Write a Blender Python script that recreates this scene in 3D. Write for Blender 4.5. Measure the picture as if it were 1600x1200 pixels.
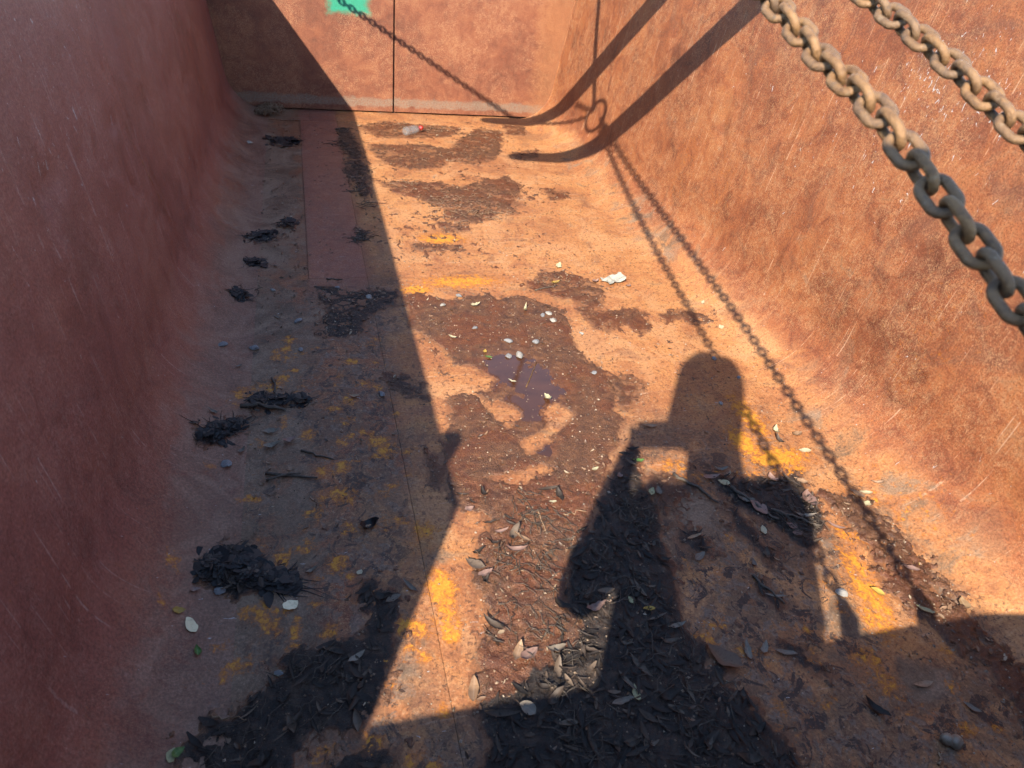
import bpy, bmesh, math, random
import numpy as np
from mathutils import Vector, Matrix, Quaternion

scene = bpy.context.scene
for o in list(bpy.data.objects):
    bpy.data.objects.remove(o)
R_ = math.radians
random.seed(7)
rng = np.random.RandomState(11)

# ------------------------------------------------------------------ camera
CAM = Vector((0.0, 0.0, 1.30))
cam_data = bpy.data.cameras.new('camera')
cam = bpy.data.objects.new('camera', cam_data)
scene.collection.objects.link(cam)
cam_data.sensor_fit = 'HORIZONTAL'
cam_data.sensor_width = 36.0
cam_data.lens = 36.0 * 1109.0 / 1600.0
cam_data.clip_start = 0.02
cam_data.clip_end = 3000.0
cam.matrix_world = Matrix(((0.96289, 0.06120, -0.26287, CAM.x),
                           (-0.24906, 0.57671, -0.77806, CAM.y),
                           (0.10398, 0.81466, 0.57055, CAM.z),
                           (0, 0, 0, 1)))
cam_data.dof.use_dof = True
cam_data.dof.focus_distance = 2.3
cam_data.dof.aperture_fstop = 7.0
scene.camera = cam

# ------------------------------------------------------------------ world and sun
SUN_TO = Vector((-0.43295, -0.68216, 0.58925))          # towards the sun
world = bpy.data.worlds.new('World')
scene.world = world
world.use_nodes = True
wt = world.node_tree
wt.nodes.clear()
wo = wt.nodes.new('ShaderNodeOutputWorld')
wb = wt.nodes.new('ShaderNodeBackground')
ws = wt.nodes.new('ShaderNodeTexSky')
ws.sky_type = 'NISHITA'
ws.sun_disc = False
ws.sun_elevation = R_(36.1)
ws.sun_rotation = R_(212.4)
ws.air_density = 1.0
ws.dust_density = 0.0
ws.ozone_density = 1.0
wb.inputs['Strength'].default_value = 0.15
wt.links.new(ws.outputs[0], wb.inputs['Color'])
wt.links.new(wb.outputs[0], wo.inputs['Surface'])

sun_data = bpy.data.lights.new('sun', 'SUN')
sun_data.energy = 4.5
sun_data.angle = R_(0.53)
sun_data.color = (1.0, 0.91, 0.78)
sun = bpy.data.objects.new('sun', sun_data)
scene.collection.objects.link(sun)
sun.rotation_euler = SUN_TO.to_track_quat('Z', 'Y').to_euler()
sun.location = (-6, -9, 9)

scene.view_settings.view_transform = 'Standard'
scene.view_settings.look = 'None'
scene.view_settings.gamma = 1.0
scene.view_settings.use_curve_mapping = False
scene.view_settings.exposure = 1.97
scene.render.engine = 'CYCLES'
scene.cycles.max_bounces = 6
scene.cycles.diffuse_bounces = 3
scene.cycles.caustics_reflective = False
scene.cycles.caustics_refractive = False
scene.cycles.use_denoising = True
scene.cycles.use_adaptive_sampling = True
scene.cycles.adaptive_threshold = 0.03

# ------------------------------------------------------------------ helpers
COL = scene.collection


def tag(o, label=None, cat=None, group=None, kind=None):
    if label: o['label'] = label
    if cat: o['category'] = cat
    if group: o['group'] = group
    if kind: o['kind'] = kind
    return o


def mesh_obj(name, verts, faces, mat=None, parent=None, smooth=False, uv=None):
    me = bpy.data.meshes.new(name)
    me.from_pydata([tuple(v) for v in verts], [], [tuple(f) for f in faces])
    if uv is not None:
        set_uv(me, uv)
    if smooth:
        me.polygons.foreach_set('use_smooth', [True] * len(me.polygons))
    if mat: me.materials.append(mat)
    me.update()
    o = bpy.data.objects.new(name, me)
    COL.objects.link(o)
    if parent: o.parent = parent
    return o


def set_uv(me, uv):
    lay = me.uv_layers.new(name='UVMap')
    idx = np.zeros(len(me.loops), dtype=np.int32)
    me.loops.foreach_get('vertex_index', idx)
    lay.data.foreach_set('uv', np.asarray(uv, dtype=np.float32)[idx].ravel())


def attr(me, name, vals):
    a = me.attributes.new(name, 'FLOAT', 'POINT')
    a.data.foreach_set('value', np.asarray(vals, dtype=np.float32).ravel())


def np_mesh(name, V, Q, mat=None, parent=None, smooth=True, uv=None, attrs=None):
    """numpy vertices (n,3) and quads (m,4)"""
    me = bpy.data.meshes.new(name)
    n, m = len(V), len(Q)
    me.vertices.add(n)
    me.vertices.foreach_set('co', np.asarray(V, dtype=np.float32).ravel())
    me.loops.add(m * 4)
    me.loops.foreach_set('vertex_index', np.asarray(Q, dtype=np.int32).ravel())
    me.polygons.add(m)
    me.polygons.foreach_set('loop_start', np.arange(0, 4 * m, 4, dtype=np.int32))
    me.polygons.foreach_set('use_smooth', np.full(m, smooth))
    me.update(calc_edges=True)
    me.validate()
    if uv is not None: set_uv(me, uv)
    for k, v in (attrs or {}).items(): attr(me, k, v)
    if mat: me.materials.append(mat)
    o = bpy.data.objects.new(name, me)
    COL.objects.link(o)
    if parent: o.parent = parent
    return o


def box_geo(x0, x1, y0, y1, z0, z1):
    v = [(x0, y0, z0), (x1, y0, z0), (x1, y1, z0), (x0, y1, z0), (x0, y0, z1), (x1, y0, z1), (x1, y1, z1), (x0, y1, z1)]
    f = [(0, 3, 2, 1), (4, 5, 6, 7), (0, 1, 5, 4), (1, 2, 6, 5), (2, 3, 7, 6), (3, 0, 4, 7)]
    return v, f


def bevel_obj(o, w, seg=2):
    m = o.modifiers.new('bevel', 'BEVEL')
    m.width = w
    m.segments = seg
    m.limit_method = 'ANGLE'
    return o


def box(name, x0, x1, y0, y1, z0, z1, mat, parent=None, bev=0.004):
    v, f = box_geo(x0, x1, y0, y1, z0, z1)
    o = mesh_obj(name, v, f, mat, parent, uv=[(a + c, b + c) for a, b, c in v])
    if bev: bevel_obj(o, bev)
    return o


def empty(name, loc=(0, 0, 0)):
    o = bpy.data.objects.new(name, None)
    o.empty_display_size = 0.1
    o.location = loc
    COL.objects.link(o)
    return o


# numpy value noise --------------------------------------------------
TAB = np.random.RandomState(3).rand(8, 256, 256)


def vnoise(x, y, s=0):
    xi = np.floor(x).astype(int); yi = np.floor(y).astype(int)
    fx = x - xi; fy = y - yi
    fx = fx * fx * (3 - 2 * fx); fy = fy * fy * (3 - 2 * fy)
    T = TAB[s % 8]
    a = T[xi & 255, yi & 255]; b = T[(xi + 1) & 255, yi & 255]
    c = T[xi & 255, (yi + 1) & 255]; d = T[(xi + 1) & 255, (yi + 1) & 255]
    return (a * (1 - fx) + b * fx) * (1 - fy) + (c * (1 - fx) + d * fx) * fy


def fbm(x, y, s=0, oct=4, gain=.5):
    t = 0.; a = 1.; n = 0.
    for i in range(oct):
        t = t + a * (vnoise(x * 2 ** i + 17.3 * i, y * 2 ** i + 9.1 * i, s + i) - .5)
        n += a; a *= gain
    return t / n * 2          # about -1..1


def sstep(a, b, x):
    t = np.clip((x - a) / (b - a), 0, 1)
    return t * t * (3 - 2 * t)


def poly_sd(px, py, poly):
    """signed distance, positive inside"""
    P = np.array(poly); n = len(P)
    d = np.full(px.shape, 1e9); ins = np.zeros(px.shape, bool)
    for i in range(n):
        x0, y0 = P[i]; x1, y1 = P[(i + 1) % n]
        ex, ey = x1 - x0, y1 - y0
        t = np.clip(((px - x0) * ex + (py - y0) * ey) / (ex * ex + ey * ey + 1e-12), 0, 1)
        d = np.minimum(d, (px - x0 - t * ex) ** 2 + (py - y0 - t * ey) ** 2)
        c = ((y0 > py) != (y1 > py)) & (px < (x1 - x0) * (py - y0) / (y1 - y0 + 1e-12) + x0)
        ins ^= c
    d = np.sqrt(d)
    return np.where(ins, d, -d)


ALBEDO = 0.47          # overall reflectance of the weathered surfaces; the photograph is exposed to suit
# shader helper -------------------------------------------------------
class NT:
    def __init__(self, name, dim='3D'):
        self.dim = dim
        self.m = bpy.data.materials.new(name)
        self.m.use_nodes = True
        self.t = self.m.node_tree
        self.b = self.t.nodes['Principled BSDF']
        self.out = self.t.nodes['Material Output']

    def n(self, typ, **props):
        nd = self.t.nodes.new(typ)
        for k, v in props.items(): setattr(nd, k, v)
        return nd

    def set(self, sock, v):
        if isinstance(v, bpy.types.NodeSocket): self.t.links.new(v, sock)
        elif isinstance(v, (tuple, list)) and len(v) == 3 and sock.type == 'RGBA': sock.default_value = (*v, 1)
        else: sock.default_value = v

    def uv(self): return self.n('ShaderNodeUVMap', uv_map='UVMap').outputs[0]
    def obj(self): return self.n('ShaderNodeTexCoord').outputs['Object']
    def gen(self): return self.n('ShaderNodeTexCoord').outputs['Generated']
    def pos(self): return self.n('ShaderNodeNewGeometry').outputs['Position']
    def rnd(self): return self.n('ShaderNodeObjectInfo').outputs['Random']
    def island(self): return self.n('ShaderNodeNewGeometry').outputs['Random Per Island']
    def attr(self, a): return self.n('ShaderNodeAttribute', attribute_name=a).outputs['Fac']

    def mapping(self, vec, scale=(1, 1, 1), rot=(0, 0, 0), loc=(0, 0, 0)):
        nd = self.n('ShaderNodeMapping')
        self.set(nd.inputs['Vector'], vec)
        nd.inputs['Scale'].default_value = scale
        nd.inputs['Rotation'].default_value = rot
        nd.inputs['Location'].default_value = loc
        return nd.outputs[0]

    def noise(self, vec, scale, detail=4, rough=.55, dist=0., col=False):
        nd = self.n('ShaderNodeTexNoise', noise_dimensions=self.dim)
        self.set(nd.inputs['Vector'], vec)
        nd.inputs['Scale'].default_value = scale
        nd.inputs['Detail'].default_value = detail
        nd.inputs['Roughness'].default_value = rough
        nd.inputs['Distortion'].default_value = dist
        return nd.outputs['Color' if col else 'Fac']

    def voro(self, vec, scale, feature='F1', out='Distance', rnd=1.0):
        nd = self.n('ShaderNodeTexVoronoi', feature=feature, voronoi_dimensions=self.dim)
        self.set(nd.inputs['Vector'], vec)
        nd.inputs['Scale'].default_value = scale
        nd.inputs['Randomness'].default_value = rnd
        return nd.outputs[out]

    def ramp(self, fac, stops, interp='LINEAR'):
        nd = self.n('ShaderNodeValToRGB')
        self.set(nd.inputs[0], fac)
        cr = nd.color_ramp
        cr.interpolation = interp
        while len(cr.elements) < len(stops): cr.elements.new(.5)
        for e, (p, c) in zip(cr.elements, stops):
            e.position = p
            e.color = (c, c, c, 1) if isinstance(c, (int, float)) else (*c, 1)
        return nd.outputs['Color']

    def math(self, op, a, b=0., c=None, clamp=False):
        nd = self.n('ShaderNodeMath', operation=op, use_clamp=clamp)
        self.set(nd.inputs[0], a); self.set(nd.inputs[1], b)
        if c is not None: self.set(nd.inputs[2], c)
        return nd.outputs[0]

    def rng(self, v, a, b, c=0., d=1.):
        nd = self.n('ShaderNodeMapRange', interpolation_type='SMOOTHSTEP')
        self.set(nd.inputs[0], v)
        for i, q in enumerate((a, b, c, d)): nd.inputs[i + 1].default_value = q
        return nd.outputs[0]

    def mix(self, fac, a, b, blend='MIX'):
        nd = self.n('ShaderNodeMix', data_type='RGBA', blend_type=blend)
        self.set(nd.inputs['Factor'], fac)
        self.set(nd.inputs[6], a); self.set(nd.inputs[7], b)
        return nd.outputs[2]

    def bump(self, h, strength=.3, dist=.002, normal=None):
        nd = self.n('ShaderNodeBump')
        self.set(nd.inputs['Height'], h)
        nd.inputs['Strength'].default_value = strength
        nd.inputs['Distance'].default_value = dist
        if normal is not None: self.set(nd.inputs['Normal'], normal)
        return nd.outputs[0]

    def fin(self, col=None, rough=None, normal=None, metal=None, spec=None):
        B = self.b.inputs
        if col is not None:
            if isinstance(col, bpy.types.NodeSocket): col = self.mix(1.0, col, (ALBEDO,) * 3, 'MULTIPLY')
            else: col = tuple(c * ALBEDO for c in col)
            self.set(B['Base Color'], col)
        if rough is not None: self.set(B['Roughness'], rough)
        if normal is not None: self.set(B['Normal'], normal)
        if metal is not None: self.set(B['Metallic'], metal)
        if spec is not None: self.set(B['Specular IOR Level'], spec)
        return self.m


# ------------------------------------------------------------------ materials
def steel_material():
    """rusted, scratched steel plate; point attributes: tan (trodden floor), grey (dust film),
    yellow (fresh rust), chips (scraped pale paint), dirt (mottled grime with painted shade)"""
    s = NT('rusty_steel', '2D')
    uv = s.uv()
    big = s.noise(uv, 1.7, 3, .55, .4)
    mid = s.noise(uv, 11, 5, .64, .6)
    blot = s.noise(s.mapping(uv, loc=(7, 3, 0)), 4.5, 6, .68, .9)
    fine = s.noise(uv, 150, 4, .75)
    v = s.math('ADD', s.math('MULTIPLY', big, .40), s.math('MULTIPLY', mid, .60))
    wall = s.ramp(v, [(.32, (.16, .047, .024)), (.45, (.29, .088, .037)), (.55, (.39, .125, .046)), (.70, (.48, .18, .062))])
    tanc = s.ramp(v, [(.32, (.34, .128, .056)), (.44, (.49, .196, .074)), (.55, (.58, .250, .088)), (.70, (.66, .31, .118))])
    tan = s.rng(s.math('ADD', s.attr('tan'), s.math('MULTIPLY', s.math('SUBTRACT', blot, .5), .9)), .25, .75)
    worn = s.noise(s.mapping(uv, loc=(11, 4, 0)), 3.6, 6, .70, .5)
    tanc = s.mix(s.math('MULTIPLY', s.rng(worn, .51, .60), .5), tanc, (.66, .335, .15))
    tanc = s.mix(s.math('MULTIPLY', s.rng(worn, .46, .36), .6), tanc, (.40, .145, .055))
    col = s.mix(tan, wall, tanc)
    st = s.rng(blot, .52, .68)
    col = s.mix(s.math('MULTIPLY', st, .50), col, (.22, .095, .055))
    # run streaks down the wall (u runs up the wall)
    streak = s.noise(s.mapping(uv, scale=(2.2, 26, 1)), 1.0, 4, .6, .3)
    col = s.mix(s.math('MULTIPLY', s.rng(streak, .56, .78), .28), col, (.20, .068, .040))
    streak2 = s.noise(s.mapping(uv, scale=(6.0, 60, 1), rot=(0, 0, .12), loc=(4, 1, 0)), 1.0, 3, .6, .2)
    col = s.mix(s.math('MULTIPLY', s.rng(streak2, .58, .76), .18), col, (.60, .33, .17))
    # fine pale scratches: ridges of stretched noise
    def ridge(scale, rot, w, loc):
        nn = s.noise(s.mapping(uv, scale=scale, rot=(0, 0, rot), loc=loc), 1.0, 2, .6, .7)
        a = s.math('ABSOLUTE', s.math('SUBTRACT', nn, .5))
        return s.rng(a, 0.0, w, 1, 0)
    r1 = ridge((60, 210, 1), .10, .045, (0, 0, 0))
    r2 = ridge((110, 190, 1), -.55, .040, (3, 5, 0))
    patch = s.rng(s.noise(uv, 42, 4, .7, .5), .42, .60)
    patch2 = s.rng(s.noise(s.mapping(uv, loc=(2, 9, 0)), 3.1, 3, .6), .30, .60, .25, 1)
    speck = s.rng(s.noise(s.mapping(uv, scale=(300, 560, 1), rot=(0, 0, .15)), 1.0, 2, .6), .57, .66)
    sc = s.math('MULTIPLY', s.math('MAXIMUM', r1, r2), patch)
    sc = s.math('MAXIMUM', sc, s.math('MULTIPLY', speck, .75))
    sc = s.math('MULTIPLY', sc, patch2)
    sc = s.math('MULTIPLY', sc, s.math('SUBTRACT', 1.0, s.math('MULTIPLY', tan, .72)))
    sc = s.math('MULTIPLY', sc, s.math('SUBTRACT', 1.0, s.math('MULTIPLY', s.attr('grey'), .35), clamp=True))
    col = s.mix(s.math('MULTIPLY', sc, .62), col, (.72, .42, .21))
    # scattered long scratches
    wv = s.noise(s.mapping(uv, scale=(1.4, 120, 1), rot=(0, 0, .22), loc=(1, 7, 0)), 1.0, 2, .5, .4)
    lng = s.math('MULTIPLY', s.rng(wv, .69, .72), s.rng(mid, .46, .56))
    col = s.mix(s.math('MULTIPLY', lng, .6), col, (.70, .42, .26))
    # grime: mottled dark, grey and pale flaking, plus painted shade
    dirt_shade = s.attr('dirt_shade')
    g1 = s.noise(s.mapping(uv, loc=(5, 5, 0)), 17, 6, .72, .7)
    g2 = s.noise(s.mapping(uv, loc=(1, 8, 0)), 30, 5, .7, .5)
    col = s.mix(s.math('MULTIPLY', s.math('MULTIPLY', dirt_shade, s.rng(blot, .34, .56)), .80), col, (.170, .104, .064))
    col = s.mix(s.math('MULTIPLY', dirt_shade, s.rng(g1, .535, .58)), col, (.070, .047, .036))
    col = s.mix(s.math('MULTIPLY', s.math('MULTIPLY', dirt_shade, s.rng(g2, .53, .58)), .70), col, (.23, .175, .135))
    col = s.mix(s.math('MULTIPLY', s.math('MULTIPLY', dirt_shade, s.rng(s.math('MULTIPLY', g2, g1), .325, .375)), .8), col, (.30, .115, .04))
    # crumbs and flakes on the trodden floor
    fk = s.noise(s.mapping(uv, loc=(6, 2, 0)), 75, 4, .72, .4)
    flo = s.math('MAXIMUM', s.attr('tan'), dirt_shade)
    col = s.mix(s.math('MULTIPLY', s.math('MULTIPLY', flo, s.rng(fk, .585, .62)), .75), col, (.13, .062, .036))
    col = s.mix(s.math('MULTIPLY', s.math('MULTIPLY', flo, s.rng(fk, .40, .36)), .45), col, (.58, .33, .17))
    # dark pits
    pit = s.math('MULTIPLY', s.rng(s.voro(uv, 95), .16, .04), s.rng(mid, .48, .60))
    col = s.mix(s.math('MULTIPLY', pit, .7), col, (.07, .03, .02))
    sta = s.attr('stain')
    sv = s.math('ADD', sta, s.math('MULTIPLY', s.math('SUBTRACT', s.noise(s.mapping(uv, loc=(9, 9, 0)), 24, 5, .7, .6), .5), 1.5))
    col = s.mix(s.math('MULTIPLY', s.rng(sv, .30, .85), .78), col, (.235, .098, .046))
    # grey dust film
    g = s.rng(s.math('ADD', s.attr('grey'), s.math('MULTIPLY', s.math('SUBTRACT', mid, .5), 2.0)), .18, .80)
    gcol = s.ramp(blot, [(.38, (.125, .080, .050)), (.5, (.215, .142, .090)), (.62, (.32, .215, .140))])
    col = s.mix(s.math('MULTIPLY', g, .86), col, gcol)
    col = s.mix(s.math('MULTIPLY', s.math('MULTIPLY', sc, g), .55), col, (.50, .34, .25))
    # shade tint: the cool skylight cast painted into the left wall's colour
    mar = s.attr('maroon_shade')
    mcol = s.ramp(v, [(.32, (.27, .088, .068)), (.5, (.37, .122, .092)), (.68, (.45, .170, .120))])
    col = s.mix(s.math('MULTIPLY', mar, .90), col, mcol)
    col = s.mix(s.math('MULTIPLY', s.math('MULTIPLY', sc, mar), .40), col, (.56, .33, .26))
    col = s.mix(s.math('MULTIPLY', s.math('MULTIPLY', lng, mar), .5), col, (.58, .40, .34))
    # fresh yellow-orange rust
    yn = s.noise(uv, 55, 5, .80, .3)
    yv = s.math('ADD', s.attr('yellow'), s.math('MULTIPLY', s.math('SUBTRACT', yn, .5), 2.6))
    y = s.rng(yv, .25, .90)
    ycol = s.ramp(yv, [(.35, (.32, .088, .018)), (.65, (.56, .175, .020)), (1.0, (.80, .35, .030))])
    col = s.mix(s.math('MULTIPLY', y, .85), col, ycol)
    # scraped chips of pale paint
    cn = s.noise(s.mapping(uv, scale=(34, 90, 1), rot=(0, 0, .25)), 1.0, 3, .65, .5)
    ch = s.rng(s.math('ADD', s.math('MULTIPLY', s.attr('chips'), .115), cn), .755, .785)
    col = s.mix(ch, col, (.60, .56, .53))
    col = s.mix(.52, col, s.ramp(fine, [(.30, .20), (.5, .5), (.70, .82)]), 'OVERLAY')
    h = s.math('ADD', s.math('MULTIPLY', fine, .35), s.math('MULTIPLY', s.noise(uv, 22, 2, .6), .6))
    nrm = s.bump(h, .60, .0028)
    rough = s.math('ADD', .42, s.math('MULTIPLY', mid, .35))
    return s.fin(col, rough, nrm, spec=.24)


STEEL = steel_material()


def door_material():
    s = NT('door_steel', '2D')
    uv = s.uv()                                   # (x, z) in metres
    big = s.noise(uv, 2.4, 4, .6, .4)
    mid = s.noise(uv, 16, 7, .65, .5)
    fine = s.noise(uv, 170, 4, .6)
    col = s.ramp(s.math('ADD', s.math('MULTIPLY', big, .5), s.math('MULTIPLY', mid, .5)),
                 [(.32, (.15, .047, .025)), (.46, (.235, .074, .036)), (.56, (.29, .095, .044)), (.7, (.36, .14, .064))])
    nn = s.noise(s.mapping(uv, scale=(120, 80, 1)), 1.0, 3, .6, .8)
    r = s.rng(s.math('ABSOLUTE', s.math('SUBTRACT', nn, .5)), 0, .05, 1, 0)
    r = s.math('MAXIMUM', s.math('MULTIPLY', r, s.rng(s.noise(uv, 30, 4, .7), .42, .60)), s.math('MULTIPLY', s.rng(s.noise(uv, 210, 2, .6), .56, .66), .8))
    r = s.math('MULTIPLY', r, s.rng(s.noise(uv, 4, 3, .6), .34, .60, .3, 1))
    col = s.mix(s.math('MULTIPLY', r, .60), col, (.60, .34, .18))
    sep = s.n('ShaderNodeSeparateXYZ'); s.set(sep.inputs[0], uv)
    x, z = sep.outputs[0], sep.outputs[1]
    # abraded grey band near the bottom edge
    zz = s.math('ADD', z, s.math('MULTIPLY', s.math('SUBTRACT', mid, .5), .05))
    band = s.math('MULTIPLY', s.rng(zz, .035, .052), s.rng(zz, .105, .085))
    grit = s.rng(s.noise(uv, 130, 4, .8), .36, .60)
    col = s.mix(s.math('MULTIPLY', band, s.math('MULTIPLY_ADD', grit, .75, .10)), col, (.30, .235, .17))
    # orange run in the corner seam
    corner = s.math('MULTIPLY', s.rng(s.math('ADD', x, s.math('MULTIPLY', mid, .12)), 1.52, 1.66), .35)
    col = s.mix(corner, col, (.44, .19, .07))
    # green spray mark
    gx = s.math('ABSOLUTE', s.math('SUBTRACT', x, .312)); gz = s.math('ABSOLUTE', s.math('SUBTRACT', z, .668))
    q = s.math('MAXIMUM', s.math('DIVIDE', gx, .140), s.math('DIVIDE', gz, .105))
    q = s.math('ADD', q, s.math('MULTIPLY', s.math('SUBTRACT', s.noise(uv, 26, 5, .7), .5), .55))
    gm = s.rng(q, 1.05, .62)
    col = s.mix(s.math('MULTIPLY', gm, .92), col, (.02, .36, .21))
    col = s.mix(.28, col, s.ramp(fine, [(.3, .28), (.7, .75)]), 'OVERLAY')
    nrm = s.bump(s.math('ADD', s.math('MULTIPLY', mid, .8), s.math('MULTIPLY', fine, .4)), .5, .003)
    return s.fin(col, .62, nrm, spec=.3)


DOOR = door_material()


def mud_material():
    s = NT('wet_mud')
    p = s.pos()
    dk = s.attr('dark')
    n1 = s.noise(p, 30, 7, .65, .6)
    n2 = s.noise(p, 130, 5, .7)
    n3 = s.noise(p, 6, 5, .6, .5)
    brown = s.ramp(n1, [(.34, (.080, .034, .018)), (.5, (.150, .064, .030)), (.66, (.24, .105, .046))])
    red = s.ramp(n1, [(.34, (.120, .036, .015)), (.62, (.21, .066, .022))])
    brown = s.mix(s.rng(n3, .42, .62), brown, red)
    black = s.ramp(n1, [(.35, (.022, .019, .018)), (.52, (.045, .035, .030)), (.68, (.10, .068, .048))])
    d = s.rng(s.math('ADD', dk, s.math('MULTIPLY', s.math('SUBTRACT', n1, .5), .5)), .25, .80)
    col = s.mix(d, brown, black)
    thin = s.rng(s.math('ADD', s.attr('thick'), s.math('MULTIPLY', s.math('SUBTRACT', n2, .5), 1.2)), .85, .25)
    col = s.mix(s.math('MULTIPLY', thin, s.math('SUBTRACT', .8, s.math('MULTIPLY', dk, .75))), col, (.30, .135, .062))
    # pale grit and orange flecks
    fl = s.math('MULTIPLY', s.rng(s.noise(p, 330, 2, .6), .56, .66), s.rng(s.noise(p, 40, 3, .7), .42, .58))
    dkf = s.rng(s.noise(s.mapping(p, loc=(3, 3, 3)), 260, 3, .7), .54, .64)
    col = s.mix(s.math('MULTIPLY', dkf, .6), col, (.045, .022, .014))
    col = s.mix(s.math('MULTIPLY', fl, s.math('SUBTRACT', .75, s.math('MULTIPLY', dk, .6))), col, (.42, .19, .075))
    h = s.math('ADD', s.math('MULTIPLY', s.noise(p, 240, 3, .75), .8), s.noise(p, 50, 3, .65))
    wet = s.attr('wet')
    nd = s.n('ShaderNodeBump')
    s.set(nd.inputs['Height'], h)
    nd.inputs['Distance'].default_value = .006
    s.set(nd.inputs['Strength'], s.math('SUBTRACT', .75, s.math('MULTIPLY', wet, .55)))
    rough = s.math('SUBTRACT', s.math('MULTIPLY_ADD', n2, .35, .36), s.math('MULTIPLY', wet, .25))
    return s.fin(col, rough, nd.outputs[0], spec=s.math('SUBTRACT', .40, s.math('MULTIPLY', dk, .22)))


MUDMAT = mud_material()


def leaf_material(name, stops, rough=.55, vein=(.5, .4, .3)):
    s = NT(name)
    c = s.ramp(s.rnd(), stops, 'LINEAR')
    g = s.uv()
    n = s.noise(s.obj(), 160, 5, .65)
    c = s.mix(s.math('MULTIPLY', s.rng(n, .5, .72), .5), c, tuple(.45 * k for k in stops[0][1]))
    sep = s.n('ShaderNodeSeparateXYZ'); s.set(sep.inputs[0], g)
    mid = s.rng(s.math('ABSOLUTE', sep.outputs[1]), .10, .02)
    c = s.mix(s.math('MULTIPLY', mid, .35), c, vein)
    return s.fin(c, rough, s.bump(n, .4, .001), spec=.2)


LEAF_PALE = leaf_material('leaf_pale', [(0, (.50, .44, .26)), (.5, (.60, .52, .34)), (1, (.48, .45, .23))], .55, (.72, .66, .45))
LEAF_CREAM = leaf_material('leaf_cream', [(0, (1.05, .92, .58)), (1, (1.15, 1.0, .66))], .6, (.9, .8, .5))
LEAF_BROWN = leaf_material('leaf_brown', [(0, (.17, .10, .066)), (1, (.22, .135, .09))], .6, (.3, .2, .13))
LEAF_TAN = leaf_material('leaf_tan', [(0, (.30, .17, .09)), (.5, (.42, .26, .16)), (1, (.36, .23, .12))], .5)
LEAF_PINK = leaf_material('leaf_pinkish', [(0, (.26, .155, .125)), (1, (.36, .22, .175))], .5)
LEAF_GREY = leaf_material('leaf_grey', [(0, (.20, .16, .125)), (1, (.32, .265, .205))], .6)
LEAF_DARK = leaf_material('leaf_dark', [(0, (.030, .023, .019)), (.45, (.055, .039, .030)), (.8, (.095, .066, .048)), (1, (.20, .145, .105))], .6, (.12, .08, .05))
LEAF_GREEN = leaf_material('leaf_green', [(0, (.10, .20, .05)), (1, (.18, .27, .07))], .5, (.3, .4, .15))
LEAF_OCHRE = leaf_material('leaf_ochre', [(0, (.48, .30, .06)), (1, (.62, .42, .08))], .5, (.6, .5, .2))
LEAF_BLACK = leaf_material('leaf_black', [(0, (.012, .012, .013)), (1, (.02, .019, .019))], .4, (.03, .03, .03))


def plain(name, c1, c2, scale=40, rough=.7, spec=.4, bump=.5, bd=.002):
    s = NT(name)
    n = s.noise(s.obj(), scale, 6, .65, .3)
    return s.fin(s.ramp(n, [(.3, c1), (.7, c2)]), rough, s.bump(n, bump, bd), spec=spec)


STONE = plain('pebble_grey', (.17, .17, .18), (.36, .35, .34), 90)
STONE_L = plain('pebble_pale', (.28, .26, .23), (.48, .45, .40), 90)
TWIG = plain('twig_bark', (.05, .038, .028), (.17, .13, .095), 120, .8)
GRASSM = plain('dry_grass', (.26, .16, .09), (.46, .30, .18), 60, .8)
FORKM = plain('fork_steel', (.05, .05, .055), (.13, .12, .115), 30, .55)
MASTM = plain('mast_paint', (.05, .05, .05), (.08, .08, .08), 30, .5)
GROUNDM = plain('ground_gravel', (.16, .13, .10), (.30, .26, .21), 8, .95)
OUTER = plain('skip_outside_paint', (.10, .035, .025), (.22, .09, .05), 6, .7)


def chain_material():
    s = NT('rusty_chain')
    p = s.pos()
    n = s.noise(p, 55, 5, .6, .5)
    f = s.noise(p, 420, 4, .7)
    c = s.ramp(n, [(.34, (.16, .080, .034)), (.48, (.32, .165, .066)), (.60, (.39, .205, .080)), (.72, (.21, .135, .08))])
    c = s.mix(.35, c, s.ramp(f, [(.3, .25), (.7, .8)]), 'OVERLAY')
    grime = s.rng(s.noise(s.mapping(p, loc=(3, 1, 2)), 26, 3), .55, .72)
    c = s.mix(s.math('MULTIPLY', grime, .55), c, (.13, .105, .085))
    c = s.mix(s.rng(s.rnd(), .25, 1., 0., .42), c, (.15, .115, .09))
    wear = s.rng(s.noise(s.mapping(p, loc=(5, 5, 5)), 75, 3, .6), .60, .72)
    c = s.mix(s.math('MULTIPLY', wear, .5), c, (.44, .31, .19))
    return s.fin(c, s.math('SUBTRACT', .58, s.math('MULTIPLY', wear, .2)), s.bump(s.math('ADD', f, s.math('MULTIPLY', n, 1.5)), .8, .0016), spec=.4, metal=.15)


CHAIN = chain_material()

# ------------------------------------------------------------------ the skip: profile of the trough
XC, HW, RAD = .6175, .8125, .234           # centre line, half width of flat floor, corner radius
TILT = R_(7.5)
RIM = 1.222
DOOR_Y, FRONT_Y = 4.862, -.150
XL, XR = XC - HW, XC + HW


def profile(n_arc=18, n_wall=60):
    """half profile as (offset from flat edge, z, arc length)"""
    a_end = math.pi / 2 - TILT
    pts = []
    for i in range(n_arc + 1):
        a = a_end * i / n_arc
        pts.append((RAD * math.sin(a), RAD * (1 - math.cos(a)), RAD * a))
    x, z, s0 = pts[-1]
    L = (RIM - z) / math.cos(TILT)
    for i in range(1, n_wall + 1):
        d = L * i / n_wall
        pts.append((x + d * math.sin(TILT), z + d * math.cos(TILT), s0 + d))
    return np.array(pts)


def surf_z(x):
    e = np.maximum(np.maximum(XL - x, x - XR), 0)
    e = np.minimum(e, RAD * .97)
    return RAD - np.sqrt(RAD * RAD - e * e)


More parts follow.
